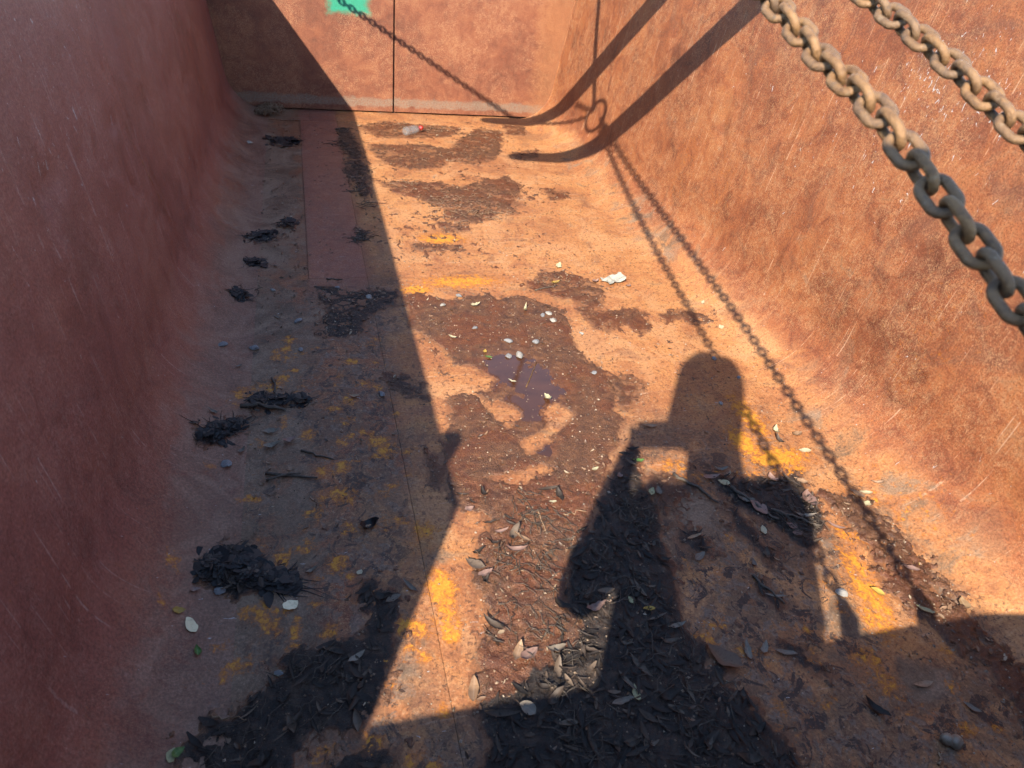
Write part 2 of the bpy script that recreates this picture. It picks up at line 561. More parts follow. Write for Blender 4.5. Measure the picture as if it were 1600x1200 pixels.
MUD = [
('film',0.0025,0.1,[(0.337,4.572),(0.505,4.675),(0.743,4.634),(0.986,4.593),(0.868,4.405),(0.622,4.342),(0.469,4.34),(0.383,4.433)]),
('film',0.004,0.15,[(0.363,4.209),(0.526,4.187),(0.683,4.237),(0.824,4.165),(0.966,4.389),(1.116,4.607),(1.253,4.553),(1.135,4.154),(1.072,3.975),(0.921,3.889),(0.787,3.957),(0.727,3.825),(0.545,3.784),(0.436,3.881),(0.383,4.039)]),
('film',0.006,0.25,[(0.357,3.602),(0.519,3.589),(0.684,3.577),(0.778,3.533),(0.942,3.654),(1.074,3.61),(0.986,3.308),(0.992,3.192),(0.905,3.207),(0.833,3.105),(0.728,3.052),(0.645,3.09),(0.626,3.245),(0.536,3.368),(0.42,3.451)]),
('film',0.004,0.15,[(0.936,3.595),(1.063,3.709),(1.105,3.563),(1.016,3.308),(0.937,3.208),(0.908,3.358)]),
('film',0.003,0.1,[(0.579,3.075),(0.707,3.052),(0.716,2.979),(0.651,2.966),(0.58,2.981)]),
('film',0.003,0.1,[(0.423,2.847),(0.523,2.812),(0.639,2.829),(0.617,2.79),(0.516,2.767),(0.432,2.795)]),
('film',0.003,0.2,[(1.229,3.52),(1.342,3.476),(1.33,3.384),(1.224,3.364)]),
('film',0.003,0.2,[(1.207,4.124),(1.383,4.174),(1.356,4.052),(1.216,4.008)]),
('film',0.003,0.2,[(1.289,4.699),(1.446,4.67),(1.382,4.47),(1.28,4.487)]),
('film',0.0035,0.2,[(0.833,2.469),(0.939,2.55),(1.019,2.535),(1.08,2.503),(1.124,2.426),(1.145,2.369),(1.098,2.318),(1.096,2.24),(1.019,2.211),(0.996,2.257),(0.987,2.309),(0.931,2.344),(0.889,2.384),(0.841,2.402)]),
('film',0.003,0.2,[(0.984,2.223),(1.069,2.202),(1.198,2.223),(1.239,2.19),(1.229,2.075),(1.159,2.034),(1.127,2.115),(1.063,2.051),(0.997,2.079),(0.984,2.15)]),
('film',0.003,0.2,[(1.301,2.176),(1.396,2.2),(1.498,2.154),(1.485,2.101),(1.409,2.084),(1.359,2.122),(1.295,2.103)]),
('film',0.003,0.2,[(0.943,1.773),(0.996,1.791),(1.04,1.726),(0.971,1.644),(0.919,1.6),(0.913,1.668)]),
('main',0.0035,0.05,[(0.325,2.38),(0.382,2.412),(0.414,2.375),(0.469,2.341),(0.542,2.337),(0.597,2.359),(0.653,2.381),(0.679,2.328),(0.737,2.355),(0.787,2.347),(0.838,2.298),(0.885,2.264),(0.925,2.202),(0.899,2.064),(0.881,1.958),(0.894,1.875),(0.932,1.805),(0.945,1.736),(0.878,1.604),(0.9,1.553),(0.84,1.453),(0.789,1.374),(0.689,1.21),(0.594,1.091),(0.524,1.002),(0.505,0.897),(0.562,0.887),(0.668,1.017),(0.642,0.873),(0.558,0.759),(0.507,0.718),(0.246,0.701),(0.259,0.751),(0.264,0.8),(0.284,0.848),(0.319,0.865),(0.333,0.911),(0.326,0.955),(0.318,1.009),(0.315,1.047),(0.325,1.074),(0.345,1.094),(0.361,1.153),(0.389,1.183),(0.4,1.212),(0.369,1.241),(0.33,1.24),(0.309,1.278),(0.317,1.386),(0.331,1.547),(0.37,1.617),(0.38,1.711),(0.419,1.75),(0.393,1.904),(0.378,2.043),(0.321,2.146)]),
('pile',0.012,0.9,[(0.879,1.448),(0.886,1.403),(0.862,1.323),(0.847,1.255),(0.843,1.163),(0.813,1.056),(0.801,0.985),(0.784,0.921),(0.764,0.852),(0.77,0.778),(0.787,0.761),(0.774,0.727),(0.809,0.697),(0.784,0.68),(0.808,0.643),(0.824,0.578),(0.845,0.531),(0.834,0.471),(0.78,0.431),(0.235,0.545),(0.221,0.614),(0.263,0.666),(0.26,0.738),(0.335,0.751),(0.43,0.798),(0.509,0.863),(0.507,0.95),(0.564,1.075),(0.664,1.167),(0.778,1.322)]),
('pile',0.008,0.8,[(1.02,1.329),(1.104,1.255),(1.229,1.253),(1.324,1.251),(1.324,1.14),(1.266,1.028),(1.191,0.969),(1.144,1.02),(1.117,1.07),(1.091,1.125),(1.05,1.156),(1.035,1.22)]),
('pile',0.006,0.8,[(1.038,1.17),(1.068,1.153),(1.074,1.047),(1.083,0.97),(1.049,0.944),(1.042,1.008),(1.019,1.067)]),
('pile',0.006,0.8,[(0.997,0.933),(1.019,0.909),(1.016,0.834),(0.99,0.821),(0.982,0.877)]),
('pile',0.006,0.9,[(0.88,1.122),(0.925,1.082),(0.927,1.016),(0.882,0.998),(0.854,1.049)]),
('film',0.004,0.5,[(0.881,1.312),(0.961,1.291),(0.998,1.264),(1.007,1.224),(0.917,1.2),(0.851,1.138),(0.854,1.185),(0.845,1.26)]),
('film',0.007,0.35,[(1.332,1.177),(1.433,1.144),(1.457,1.113),(1.467,1.029),(1.458,0.951),(1.46,0.864),(1.466,0.782),(1.464,0.708),(1.466,0.646),(1.465,0.564),(1.433,0.475),(1.333,0.413),(1.358,0.511),(1.39,0.596),(1.352,0.64),(1.35,0.695),(1.337,0.747),(1.312,0.811),(1.321,0.889),(1.354,1.01),(1.342,1.082)]),
('sludge',0.004,0.95,[(-0.281,0.725),(-0.265,0.762),(-0.226,0.796),(-0.183,0.797),(-0.15,0.839),(-0.121,0.856),(-0.104,0.909),(-0.066,0.932),(-0.029,0.91),(0.048,0.927),(0.075,0.973),(0.068,1.039),(0.115,1.053),(0.149,1.008),(0.133,0.947),(0.119,0.886),(0.089,0.818),(0.071,0.755),(0.034,0.739),(0.009,0.716),(-0.014,0.721),(-0.07,0.708),(-0.087,0.66),(-0.103,0.616),(-0.286,0.645)]),
('sludge',0.003,0.95,[(-0.033,0.672),(0.007,0.683),(0.075,0.685),(0.101,0.662),(0.069,0.628),(0.024,0.621),(-0.029,0.632)]),
('pile',0.016,0.97,[(-0.288,1.131),(-0.256,1.2),(-0.237,1.22),(-0.189,1.197),(-0.139,1.151),(-0.118,1.11),(-0.064,1.092),(-0.078,1.068),(-0.131,1.06),(-0.222,1.074),(-0.261,1.1)]),
('pile',0.012,0.95,[(-0.323,1.583),(-0.302,1.636),(-0.258,1.667),(-0.202,1.7),(-0.208,1.657),(-0.231,1.628),(-0.252,1.572),(-0.295,1.545)]),
('film',0.009,0.95,[(-0.221,1.746),(-0.179,1.796),(-0.143,1.812),(-0.089,1.786),(-0.025,1.766),(-0.044,1.737),(-0.124,1.731),(-0.177,1.728)]),
('film',0.004,0.9,[(0.006,2.474),(0.167,2.424),(0.322,2.416),(0.302,2.317),(0.249,2.297),(0.201,2.23),(0.148,2.125),(0.078,2.098),(0.009,2.116),(0.002,2.201),(0.055,2.286),(0.026,2.383)]),
('film',0.006,0.9,[(-0.248,2.897),(-0.189,2.989),(-0.111,2.922),(-0.148,2.872),(-0.21,2.858)]),
('film',0.006,0.9,[(-0.124,3.042),(-0.084,3.113),(-0.044,3.091),(-0.071,3.008)]),
('film',0.006,0.9,[(-0.252,2.698),(-0.206,2.727),(-0.17,2.681),(-0.215,2.636)]),
('film',0.006,0.9,[(-0.281,2.404),(-0.254,2.483),(-0.22,2.443),(-0.228,2.379),(-0.275,2.361)]),
('film',0.004,0.85,[(-0.201,4.273),(-0.115,4.319),(-0.01,4.269),(-0.03,4.14),(-0.148,4.13)]),
('film',0.004,0.7,[(0.179,4.501),(0.275,4.512),(0.308,4.204),(0.309,3.802),(0.31,3.448),(0.272,3.363),(0.242,3.579),(0.172,3.716),(0.238,3.974),(0.199,4.194)]),
('film',0.003,0.6,[(0.2,3.019),(0.253,2.984),(0.23,2.883),(0.199,2.904)]),
('film',0.002,0.3,[(0.269,1.499),(0.317,1.465),(0.32,1.386),(0.291,1.316),(0.27,1.393)]),
('film',0.003,0.6,[(0.204,1.885),(0.282,1.859),(0.325,1.802),(0.321,1.718),(0.266,1.74),(0.214,1.796)]),
('film',0.002,0.8,[(0.93,0.738),(0.999,0.742),(1.006,0.691),(1.028,0.664),(0.999,0.646),(0.961,0.684)]),
('pile',0.006,0.95,[(-0.031,0.877),(0.019,0.875),(0.08,0.849),(0.087,0.798),(0.037,0.787),(-0.021,0.819)]),
('sludge',0.003,0.9,[(0.06,1.071),(0.102,1.064),(0.133,1.023),(0.108,0.993),(0.072,0.966),(0.047,0.995)]),
]
HOLES=[
[(0.336,2.123),(0.381,2.064),(0.429,1.986),(0.429,1.915),(0.495,1.879),(0.556,1.813),(0.525,1.746),(0.476,1.737),(0.492,1.702),(0.545,1.683),(0.586,1.622),(0.568,1.593),(0.536,1.551),(0.521,1.547),(0.52,1.583),(0.493,1.633),(0.478,1.703),(0.427,1.75),(0.386,1.727),(0.395,1.795),(0.379,1.943)],
[(0.547,1.485),(0.616,1.535),(0.657,1.566),(0.657,1.604),(0.685,1.643),(0.724,1.655),(0.745,1.604),(0.726,1.552),(0.666,1.505),(0.62,1.481),(0.568,1.423),(0.546,1.457)],
[(0.419,1.354),(0.496,1.374),(0.589,1.38),(0.624,1.359),(0.597,1.342),(0.556,1.34),(0.508,1.319),(0.464,1.32),(0.434,1.339)],
[(0.909,2.194),(1.009,2.297),(1.027,2.27),(0.992,2.207),(0.929,2.154)],
]
YELLOW=[(0.571,2.482,0.156,0.056,0.9),(0.385,2.428,0.061,0.037,1),(0.565,2.891,0.098,0.056,1.0),(1.32,1.519,0.039,0.113,0.9),(1.302,1.319,0.102,0.045,1),(1.23,1.402,0.041,0.067,1),(1.319,1.26,0.05,0.025,0.8),(0.239,1.014,0.031,0.054,1.1),(0.174,0.92,0.019,0.022,1),(0.238,0.896,0.024,0.029,1),(0.24,0.944,0.027,0.042,0.8),(0.154,0.875,0.013,0.008,0.8),(1.275,0.917,0.031,0.06,0.8),(1.249,0.822,0.036,0.077,0.9),(1.313,1.009,0.027,0.031,0.7),(1.215,0.754,0.039,0.051,0.8),(1.351,0.992,0.018,0.026,0.8),(0.15,1.542,0.035,0.028,0.8),(-0.105,1.154,0.019,0.027,0.9),(0.018,1.125,0.023,0.027,0.9),(-0.178,1.362,0.027,0.014,0.9),(0.049,1.339,0.031,0.033,0.7),(-0.144,1.835,0.055,0.034,0.6),(-0.215,1.81,0.029,0.033,0.8),(-0.239,1.759,0.014,0.019,0.7),(-0.038,1.594,0.024,0.028,0.7),(-0.088,1.987,0.027,0.03,0.6),(-0.278,1.481,0.015,0.025,0.5),(-0.329,1.155,0.016,0.03,0.7),(-0.338,1.046,0.015,0.013,0.7),(-0.36,1.054,0.015,0.013,0.9),(-0.175,1.026,0.02,0.02,0.7),(-0.143,1.012,0.021,0.042,0.8),(-0.22,0.948,0.024,0.009,0.6),(-0.182,0.898,0.033,0.02,0.7),(-0.21,0.875,0.019,0.02,0.6),(-0.372,0.843,0.009,0.008,1),(-0.356,0.771,0.008,0.006,0.7),(-0.009,0.94,0.023,0.016,0.7),(-0.019,0.867,0.02,0.02,0.6),(-0.12,0.724,0.024,0.022,0.5),(-0.038,0.69,0.033,0.021,0.6),(1.051,1.27,0.048,0.034,0.6),(1.166,1.254,0.048,0.035,0.5),(0.966,1.322,0.057,0.046,0.6),(1.219,1.106,0.037,0.021,0.4),(0.904,1.041,0.023,0.032,0.5),(1.131,0.668,0.027,0.04,0.7),(1.125,0.607,0.032,0.031,0.7),(0.963,0.595,0.03,0.015,0.5),(1.226,0.488,0.035,0.019,0.6),(1.296,0.474,0.02,0.016,0.6),(-0.032,1.84,0.038,0.034,0.3),(0.133,1.227,0.046,0.03,0.4),(0.173,1.231,0.025,0.022,0.6),(0.167,1.719,0.034,0.026,0.4),(0.28,1.842,0.016,0.018,0.4),(1.479,1.104,0.016,0.017,0.9),(1.511,1.03,0.011,0.017,0.7),(0.04,1.084,0.014,0.015,0.6),(0.575,1.215,0.034,0.023,0.3),(0.843,0.812,0.027,0.025,0.5),(0.786,0.78,0.029,0.024,0.6),(1.008,0.707,0.018,0.035,0.4),(1.133,0.548,0.031,0.026,0.4),(0.851,0.562,0.039,0.025,0.4),(-0.104,1.013,0.026,0.013,0.6)]
GREY=[(-0.143,3.609,0.128,0.792,1),(-0.159,2.738,0.11,0.184,0.8),(-0.15,2.234,0.17,0.285,0.7),(-0.172,1.556,0.132,0.171,0.4),(-0.083,1.325,0.068,0.117,0.8),(-0.239,0.967,0.074,0.131,0.7),(-0.25,0.817,0.09,0.067,0.7),(0.128,0.825,0.037,0.023,0.8),(0.183,0.89,0.016,0.047,0.5),(0.933,1.173,0.054,0.078,1.0),(1.076,0.663,0.044,0.044,0.7),(1.215,0.605,0.059,0.045,0.7),(1.148,0.784,0.032,0.05,0.8),(1.055,0.8,0.062,0.08,0.4),(0.3,0.83,0.033,0.023,0.6),(0.238,1.098,0.029,0.023,0.7)]


# masks on the floor ---------------------------------------------------
def blob(x, y, l):
    """sum of soft ellipses (x, y, rx, ry, strength)"""
    m = np.zeros(x.shape)
    for cx, cy, rx, ry, s in l:
        rx = max(rx * 1.25, .018); ry = max(ry * 1.25, .018)
        d = np.sqrt(((x - cx) / rx) ** 2 + ((y - cy) / ry) ** 2)
        m = np.maximum(m, s * np.clip(1.35 - d, 0, 1))
    return m


_r = random.Random(21)
for _ in range(95):
    YELLOW.append((_r.uniform(-.17, .24), _r.uniform(.62, 2.1), _r.uniform(.006, .030), _r.uniform(.006, .030), _r.uniform(.45, .95)))
for _ in range(45):
    YELLOW.append((_r.uniform(.62, 1.45), _r.uniform(.55, 1.25), _r.uniform(.006, .028), _r.uniform(.006, .028), _r.uniform(.3, .7)))


def floor_attrs(x, y):
    yel = blob(x, y, YELLOW)
    g = blob(x, y, GREY)
    left = sstep(.06, -.10, x + .05 * fbm(x * 5, y * 3, 2))
    g = np.maximum(g, (.50 + .12 * sstep(2.6, 1.6, y)) * left)
    # tan drops left of the seam, but not in the near wedge
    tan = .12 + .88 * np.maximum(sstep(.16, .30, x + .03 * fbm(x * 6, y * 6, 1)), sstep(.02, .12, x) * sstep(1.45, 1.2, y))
    n6 = fbm(x * 4, y * 4, 6)
    # grime and painted shade: figure's shadow, strip left of the seam, front board's shadow
    dirt_shade = sstep(.55, .70, x + .06 * n6) * sstep(1.60, 1.15, y + .12 * n6) * sstep(1.30, 1.18, x + .10 * n6 + .25 * (1.0 - y))
    dirt_shade = np.maximum(dirt_shade, .9 * sstep(.24, .10, x + .05 * n6 - .10 * (y - 1.)) * sstep(2.75, 2.3, y))
    dirt_shade = np.maximum(dirt_shade, sstep(.74, .62, y + .05 * n6 + .06 * (x - .3)))
    dirt_shade = np.maximum(dirt_shade, .35 * sstep(.25, .1, x))
    return dict(tan=tan, grey=np.clip(g, 0, 1), yellow=yel, chips=np.zeros(x.shape), dirt_shade=dirt_shade, maroon_shade=.55 * sstep(.23, .19, x) * sstep(-.02, .0, x) * sstep(2.3, 2.6, y))  # last mask lays the painted shade tint on the far plate by the seam


# ------------------------------------------------------------------ ground outside
gv = [(-400, -400, -.06), (400, -400, -.06), (400, 400, -.06), (-400, 400, -.06)]
tag(mesh_obj('ground', gv, [(0, 1, 2, 3)], GROUNDM), kind='structure')

# ------------------------------------------------------------------ the skip
skip = empty('waste_skip', (XC, 2.36, -.06))
tag(skip, 'long rust-red open steel skip with curved lower corners, seen from inside its front end', 'skip')
SKIP_INV = Matrix.Translation(-Vector((XC, 2.36, -.06)))


def under(o):
    """make o a part of the skip while keeping its place"""
    o.parent = skip
    o.matrix_parent_inverse = SKIP_INV
    return o


def dents_left(y, s, z):
    d = np.zeros(y.shape)
    L = [(2.16, .80, .05, .02, .010), (2.18, .62, .035, .03, .010), (2.30, .48, .04, .02, .006), (2.6, .75, .16, .05, .007),
         (3.2, .5, .2, .12, -.010), (1.7, .45, .15, .20, .008), (3.9, .4, .15, .2, .009), (2.75, .22, .04, .03, .007),
         (2.05, .20, .04, .035, .006), (1.75, .19, .05, .04, .006), (3.1, .3, .03, .06, .007), (3.4, .62, .05, .03, .007),
         (4.3, .4, .2, .2, -.010), (1.3, .55, .2, .2, .008), (2.35, .30, .08, .02, .005), (2.46, .24, .03, .03, .006),
         (1.92, .16, .03, .03, .005), (1.45, .2, .05, .05, .005), (2.9, .95, .3, .2, .010), (1.6, .85, .08, .03, .008)]
    rr = random.Random(5)
    for _ in range(46):
        L.append((rr.uniform(1.0, 4.4), rr.uniform(.12, 1.0), rr.uniform(.012, .03), rr.uniform(.02, .09), rr.uniform(-.006, .0075)))
    for cy, cs, ry, rs, a in L:
        q = ((y - cy) / ry) ** 2 + ((s - cs) / rs) ** 2
        d += a * np.exp(-q)
    return d


def side_wall(side):
    pr = profile()
    ys = np.concatenate([np.linspace(FRONT_Y + .006, 2.0, 150)[:-1], np.linspace(2.0, 2.75, 260)[:-1], np.linspace(2.75, DOOR_Y - .004, 150)])
    O, Y = np.meshgrid(pr[:, 0], ys); Z = np.meshgrid(pr[:, 1], ys)[0]; S = np.meshgrid(pr[:, 2], ys)[0]
    wob = .006 * fbm(Y * 1.3 + 40 * side, S * 1.6, 4) * sstep(.05, .4, S) + .0012 * fbm(Y * 9, S * 9 + 5 * side, 2) * sstep(.02, .2, S)
    dn = dents_left(Y, S, Z) if side < 0 else .5 * dents_left(4.9 - Y, S * .9, Z)
    if side < 0:
        yw = 2.56 - .34 * np.minimum(S, .95) + .02 * np.sin(S * 7)
        fade = sstep(.12, .3, S)
        dn = dn + fade * (.004 * sstep(.03, -.03, Y - yw) - .002 * np.exp(-((Y - yw) / .010) ** 2) - .004 * np.exp(-((Y - yw - .045) / .007) ** 2) * sstep(.35, .6, S))
    off = O + (wob + dn) * sstep(0.0, .12, S)          # outwards
    X = (XL - off) if side < 0 else (XR + off)
    ny, ns = Y.shape
    V = np.stack([X, Y, Z], -1).reshape(-1, 3)
    i = np.arange(ny * ns).reshape(ny, ns)
    a, b, c, d = i[:-1, :-1], i[:-1, 1:], i[1:, 1:], i[1:, :-1]
    Q = np.stack([a, b, c, d] if side < 0 else [a, d, c, b], -1).reshape(-1, 4)
    # outer skin, 10 mm behind, with the edge closed along the rim and the ends
    Xo = X + (-.010 if side < 0 else .010) * sstep(0, .1, S)
    Zo = Z - .010 * sstep(.2, .05, S)
    V2 = np.stack([Xo, Y, Zo], -1).reshape(-1, 3)
    n = len(V)
    Q2 = Q[:, ::-1] + n
    def strip(e):
        e = np.asarray(e)
        return np.stack([e[:-1], e[1:], e[1:] + n, e[:-1] + n], -1)
    E = np.concatenate([strip(i[:, -1]), strip(i[0, :]), strip(i[-1, :])])
    sgn = -1 if side < 0 else 1
    U = (XL - S if side < 0 else XR + S).reshape(-1)
    uv = np.stack([U, Y.reshape(-1)], -1)
    s_ = S.reshape(-1); y_ = Y.reshape(-1); x_ = X.reshape(-1)
    if side < 0:
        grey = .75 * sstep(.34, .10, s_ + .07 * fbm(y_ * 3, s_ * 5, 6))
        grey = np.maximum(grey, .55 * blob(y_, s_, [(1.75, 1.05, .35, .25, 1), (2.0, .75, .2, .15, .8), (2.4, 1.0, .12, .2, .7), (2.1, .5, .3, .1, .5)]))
        maroon_shade = np.clip(.92 + .35 * fbm(y_ * 2, s_ * 3, 3), 0, 1) * (1 - .75 * sstep(.30, .10, s_))  # painted shade tint, left wall only
        tan = np.zeros(s_.shape)
        yel = blob(x_, y_, YELLOW) * (s_ < .15)
        chips = blob(y_, s_, [(1.7, .95, .35, .25, .5), (2.1, 1.1, .25, .2, .6)])
    else:
        grey = .5 * blob(y_, s_, [(2.9, .16, .5, .08, .9), (1.4, .08, .2, .06, .8), (3.7, .12, .3, .08, .8), (1.0, .12, .2, .08, .9)])
        maroon_shade = np.zeros(s_.shape)
        tan = sstep(.33, .05, s_ + .05 * fbm(y_ * 4, s_ * 6, 6))
        yel = .32 * blob(y_, s_, [(1.05, .12, .18, .10, 1), (1.35, .5, .12, .2, .6), (2.9, .45, .12, .25, .8), (3.4, .2, .1, .1, .8), (2.6, .55, .1, .2, .7)])
        yel = np.maximum(yel, blob(x_, y_, YELLOW) * (s_ < .1))
        chips = blob(y_, s_, [(1.72, 1.12, .22, .14, 1.0), (1.95, .78, .05, .05, .7), (1.9, .95, .4, .2, .45)])
    z2 = np.zeros(s_.shape)
    dirt_shade = sstep(.10, .0, s_) * sstep(1.5, 1.0, y_) + .35 * (side < 0) * sstep(.2, .0, s_)
    at = {k: np.concatenate([v, z2]) for k, v in dict(tan=tan, grey=grey, yellow=yel, chips=chips, dirt_shade=dirt_shade, stain=np.zeros(s_.shape), maroon_shade=maroon_shade).items()}
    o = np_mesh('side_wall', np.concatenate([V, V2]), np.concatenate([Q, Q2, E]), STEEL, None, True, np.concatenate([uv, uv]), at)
    bpy.context.view_layer.objects.active = o
    return under(o)


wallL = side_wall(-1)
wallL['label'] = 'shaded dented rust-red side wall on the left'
wallR = side_wall(1)
wallR['label'] = 'sunlit scratched orange side wall on the right'

# rim rails along both side walls (outside, under the edge)
rim_off = profile()[-1][0]
for sgn, xe in ((-1, XL - rim_off), (1, XR + rim_off)):
    xa, xb = sorted((xe + sgn * .012, xe + sgn * .062))
    under(box('rim_rail', xa, xb, FRONT_Y + .03, DOOR_Y - .02, RIM - .075, RIM + .004, OUTER))
# small catch on the left rim near the front
xl = XL - rim_off
cv = [(xl - .05, .020, RIM - .002), (xl - .05, .085, RIM - .002), (xl - .05, .075, RIM + .062), (xl - .05, .030, RIM + .072),
      (xl + .006, .020, RIM - .002), (xl + .006, .085, RIM - .002), (xl + .006, .075, RIM + .062), (xl + .006, .030, RIM + .072)]
under(bevel_obj(mesh_obj('rim_catch', cv, [(0, 1, 2, 3), (7, 6, 5, 4), (0, 4, 5, 1), (1, 5, 6, 2), (2, 6, 7, 3), (3, 7, 4, 0)], OUTER), .004))


def cross_section(ztop, inset=.003, x0=None, x1=None):
    """closed outline of the trough up to ztop between x0 and x1 (anticlockwise seen from -y)"""
    pr = profile(14, 30)
    right = [(XR + o - inset, z + inset * .6) for o, z, s in pr if z <= min(ztop, RIM)]
    if ztop > RIM: right.append((right[-1][0], ztop))
    else:
        o = np.interp(ztop, pr[:, 1], pr[:, 0]); right.append((XR + o - inset, ztop))
    left = [(2 * XC - x, z) for x, z in right][::-1]
    return left + right


def slab(name, outline, y0, y1, mat, bev=.003):
    n = len(outline)
    v = [(x, y0, z) for x, z in outline] + [(x, y1, z) for x, z in outline]
    f = [tuple(range(n)), tuple(range(2 * n - 1, n - 1, -1))]
    f += [(i, i + n, (i + 1) % n + n, (i + 1) % n) for i in range(n)]
    o = mesh_obj(name, v, f, mat, uv=[(a, c) for a, b, c in v])
    return under(bevel_obj(o, bev) if bev else o)


# front board, lower than the sides
slab('front_board', cross_section(.748), FRONT_Y - .012, FRONT_Y + .012, STEEL)
under(box('front_rail', XL - .36, XR + .36, FRONT_Y - .062, FRONT_Y - .0125, .69, .752, OUTER))

# two tail doors with a gap between them
full = cross_section(1.40, -.02)
GAPX = .587
lft = [(x, max(z, .012)) for x, z in full if x < GAPX]
rgt = [(x, max(z, .012)) for x, z in full if x > GAPX]
lft = lft + [(GAPX - .006, .012), (GAPX - .006, 1.40)]
rgt = [(GAPX + .0045, 1.40), (GAPX + .0045, .012)] + rgt


def dedupe(l):
    out = []
    for p in l:
        if not out or (abs(p[0] - out[-1][0]) + abs(p[1] - out[-1][1])) > 1e-5: out.append(p)
    return out


dl = slab('tail_door', dedupe(lft), DOOR_Y + .000, DOOR_Y + .02, DOOR, .002)
dl['label'] = 'tail door leaf with the green paint mark'
dr = slab('tail_door', dedupe(rgt), DOOR_Y + .003, DOOR_Y + .023, DOOR, .002)
# locking bar behind the gap, so no daylight comes through
under(box('lock_bar', GAPX - .05, GAPX + .05, DOOR_Y + .0265, DOOR_Y + .07, .05, 1.45, OUTER))
under(box('door_stop', XL - .25, XR + .25, DOOR_Y + .0262, DOOR_Y + .06, -.05, .045, OUTER))
for xx in (XL - .33, XR + .30):
    under(box('corner_post', xx, xx + .04, DOOR_Y + .026, DOOR_Y + .1, -.06, 1.42, OUTER))

# underframe below the floor plates
under(box('underframe', XL - .02, XR + .02, FRONT_Y, DOOR_Y + .02, -.058, -.016, OUTER, bev=0))


def bead(name, path, r, mat, parent_fn=under, seg=6):
    """weld bead: an uneven tube along a path"""
    P = [Vector(p) for p in path]
    V = []; F = []
    for i, p in enumerate(P):
        t = (P[min(i + 1, len(P) - 1)] - P[max(i - 1, 0)]).normalized()
        u = t.orthogonal().normalized(); w = t.cross(u)
        rr = r * (.75 + .5 * random.random())
        for k in range(seg):
            a = 2 * math.pi * k / seg
            V.append(p + rr * (math.cos(a) * u + math.sin(a) * w))
    for i in range(len(P) - 1):
        for k in range(seg):
            F.append((i * seg + k, i * seg + (k + 1) % seg, (i + 1) * seg + (k + 1) % seg, (i + 1) * seg + k))
    o = mesh_obj(name, V, F, mat, None, True, uv=[(v.x + v.z, v.y) for v in V])
    return parent_fn(o)


# upright weld on each side wall where the shell plates meet
prh = profile(12, 60)
for side in (-1, 1):
    path = []
    for o, z, s in prh[4:]:
        yy = (2.56 - .34 * min(s, .95) + .02 * math.sin(s * 7)) if side < 0 else (2.62 + .02 * math.sin(s * 5))
        dd = float(dents_left(np.array([yy]), np.array([s]), np.array([z]))[0]) * (1 if side < 0 else .5)
        x = (XL - o - dd) if side < 0 else (XR + o + dd)
        path.append((x, yy, z))
    if side < 0:
        bead('weld_seam', [(x - .0015, y_, z) for x, y_, z in path[6:]], .0030, STEEL)

# chain lugs
for lx, ly, lz in ((.553, FRONT_Y - .02, .752), (.765, FRONT_Y - .02, .752)):
    under(box('chain_lug', lx - .009, lx + .009, ly - .03, ly + .03, lz, lz + .085, OUTER))
under(box('chain_lug', XL - .335, XL - .30, DOOR_Y - .09, DOOR_Y - .05, 1.08, 1.16, OUTER))
under(box('chain_lug', XR + .345, XR + .365, DOOR_Y - .26, DOOR_Y - .22, 1.18, 1.28, OUTER))

# ------------------------------------------------------------------ mud
gx = np.arange(-.36, 1.66, .0042)
yy = [.34]
while yy[-1] < 4.85: yy.append(yy[-1] + .0040 + .0012 * (yy[-1] - .34))
gy = np.array(yy)
GX, GY = np.meshgrid(gx, gy)
# jittered coordinates so traced outlines turn ragged
wx = GX + .018 * fbm(GX * 16, GY * 16, 1, 5, .6) + .012 * fbm(GX * 60, GY * 60, 6, 4, .7)
wy = GY + .024 * fbm(GX * 16 + 31, GY * 16 + 7, 2, 5, .6) + .012 * fbm(GX * 60 + 9, GY * 60, 7, 4, .7)
BASEZ = surf_z(GX)
HH = np.full(GX.shape, -.02)
SDM = np.full(GX.shape, -1.); DK = np.zeros(GX.shape); LIT = np.zeros(GX.shape); WET = np.zeros(GX.shape)


def sub(poly, m=.08):
    P = np.array(poly)
    i0, i1 = np.searchsorted(gy, [P[:, 1].min() - m, P[:, 1].max() + m])
    j0, j1 = np.searchsorted(gx, [P[:, 0].min() - m, P[:, 0].max() + m])
    return slice(i0, i1), slice(j0, j1)


for kind, th, dk, poly in MUD:
    sl = sub(poly)
    sd = poly_sd(wx[sl], wy[sl], poly)
    sd = sd + (.022 if kind == 'film' else .014) * fbm(GX[sl] * 34, GY[sl] * 26, 3, 5, .68)
    if kind == 'main':
        for h in HOLES:
            sd = np.minimum(sd, -poly_sd(wx[sl], wy[sl], h))
    if kind == 'pile':
        t = .62 * th * np.tanh(sd / .035)
    elif kind == 'sludge':
        t = th * np.tanh(sd / .012) - th * 4. * np.clip(fbm(GX[sl] * 20, GY[sl] * 20, 6, 5, .66) - .16, 0, 1)
    else:
        t = th * np.tanh(sd / .008)
        # broken up, patchy film
        if kind == 'film':
            t = t - th * 6.0 * np.clip(fbm(GX[sl] * 17, GY[sl] * 26, 5, 5, .68) - (.02 if poly[0][1] > 2.3 else .10), 0, 1)
    up = t > HH[sl]
    HH[sl] = np.where(up, t, HH[sl])
    ins = sstep(-.008, .02, sd)
    SDM[sl] = np.maximum(SDM[sl], sd)
    DK[sl] = np.maximum(DK[sl] * (1 - .0 * ins), dk * ins)
    if kind in ('pile', 'sludge'): LIT[sl] = np.maximum(LIT[sl], (1. if kind == 'pile' else .22) * sstep(.0, .03, sd))
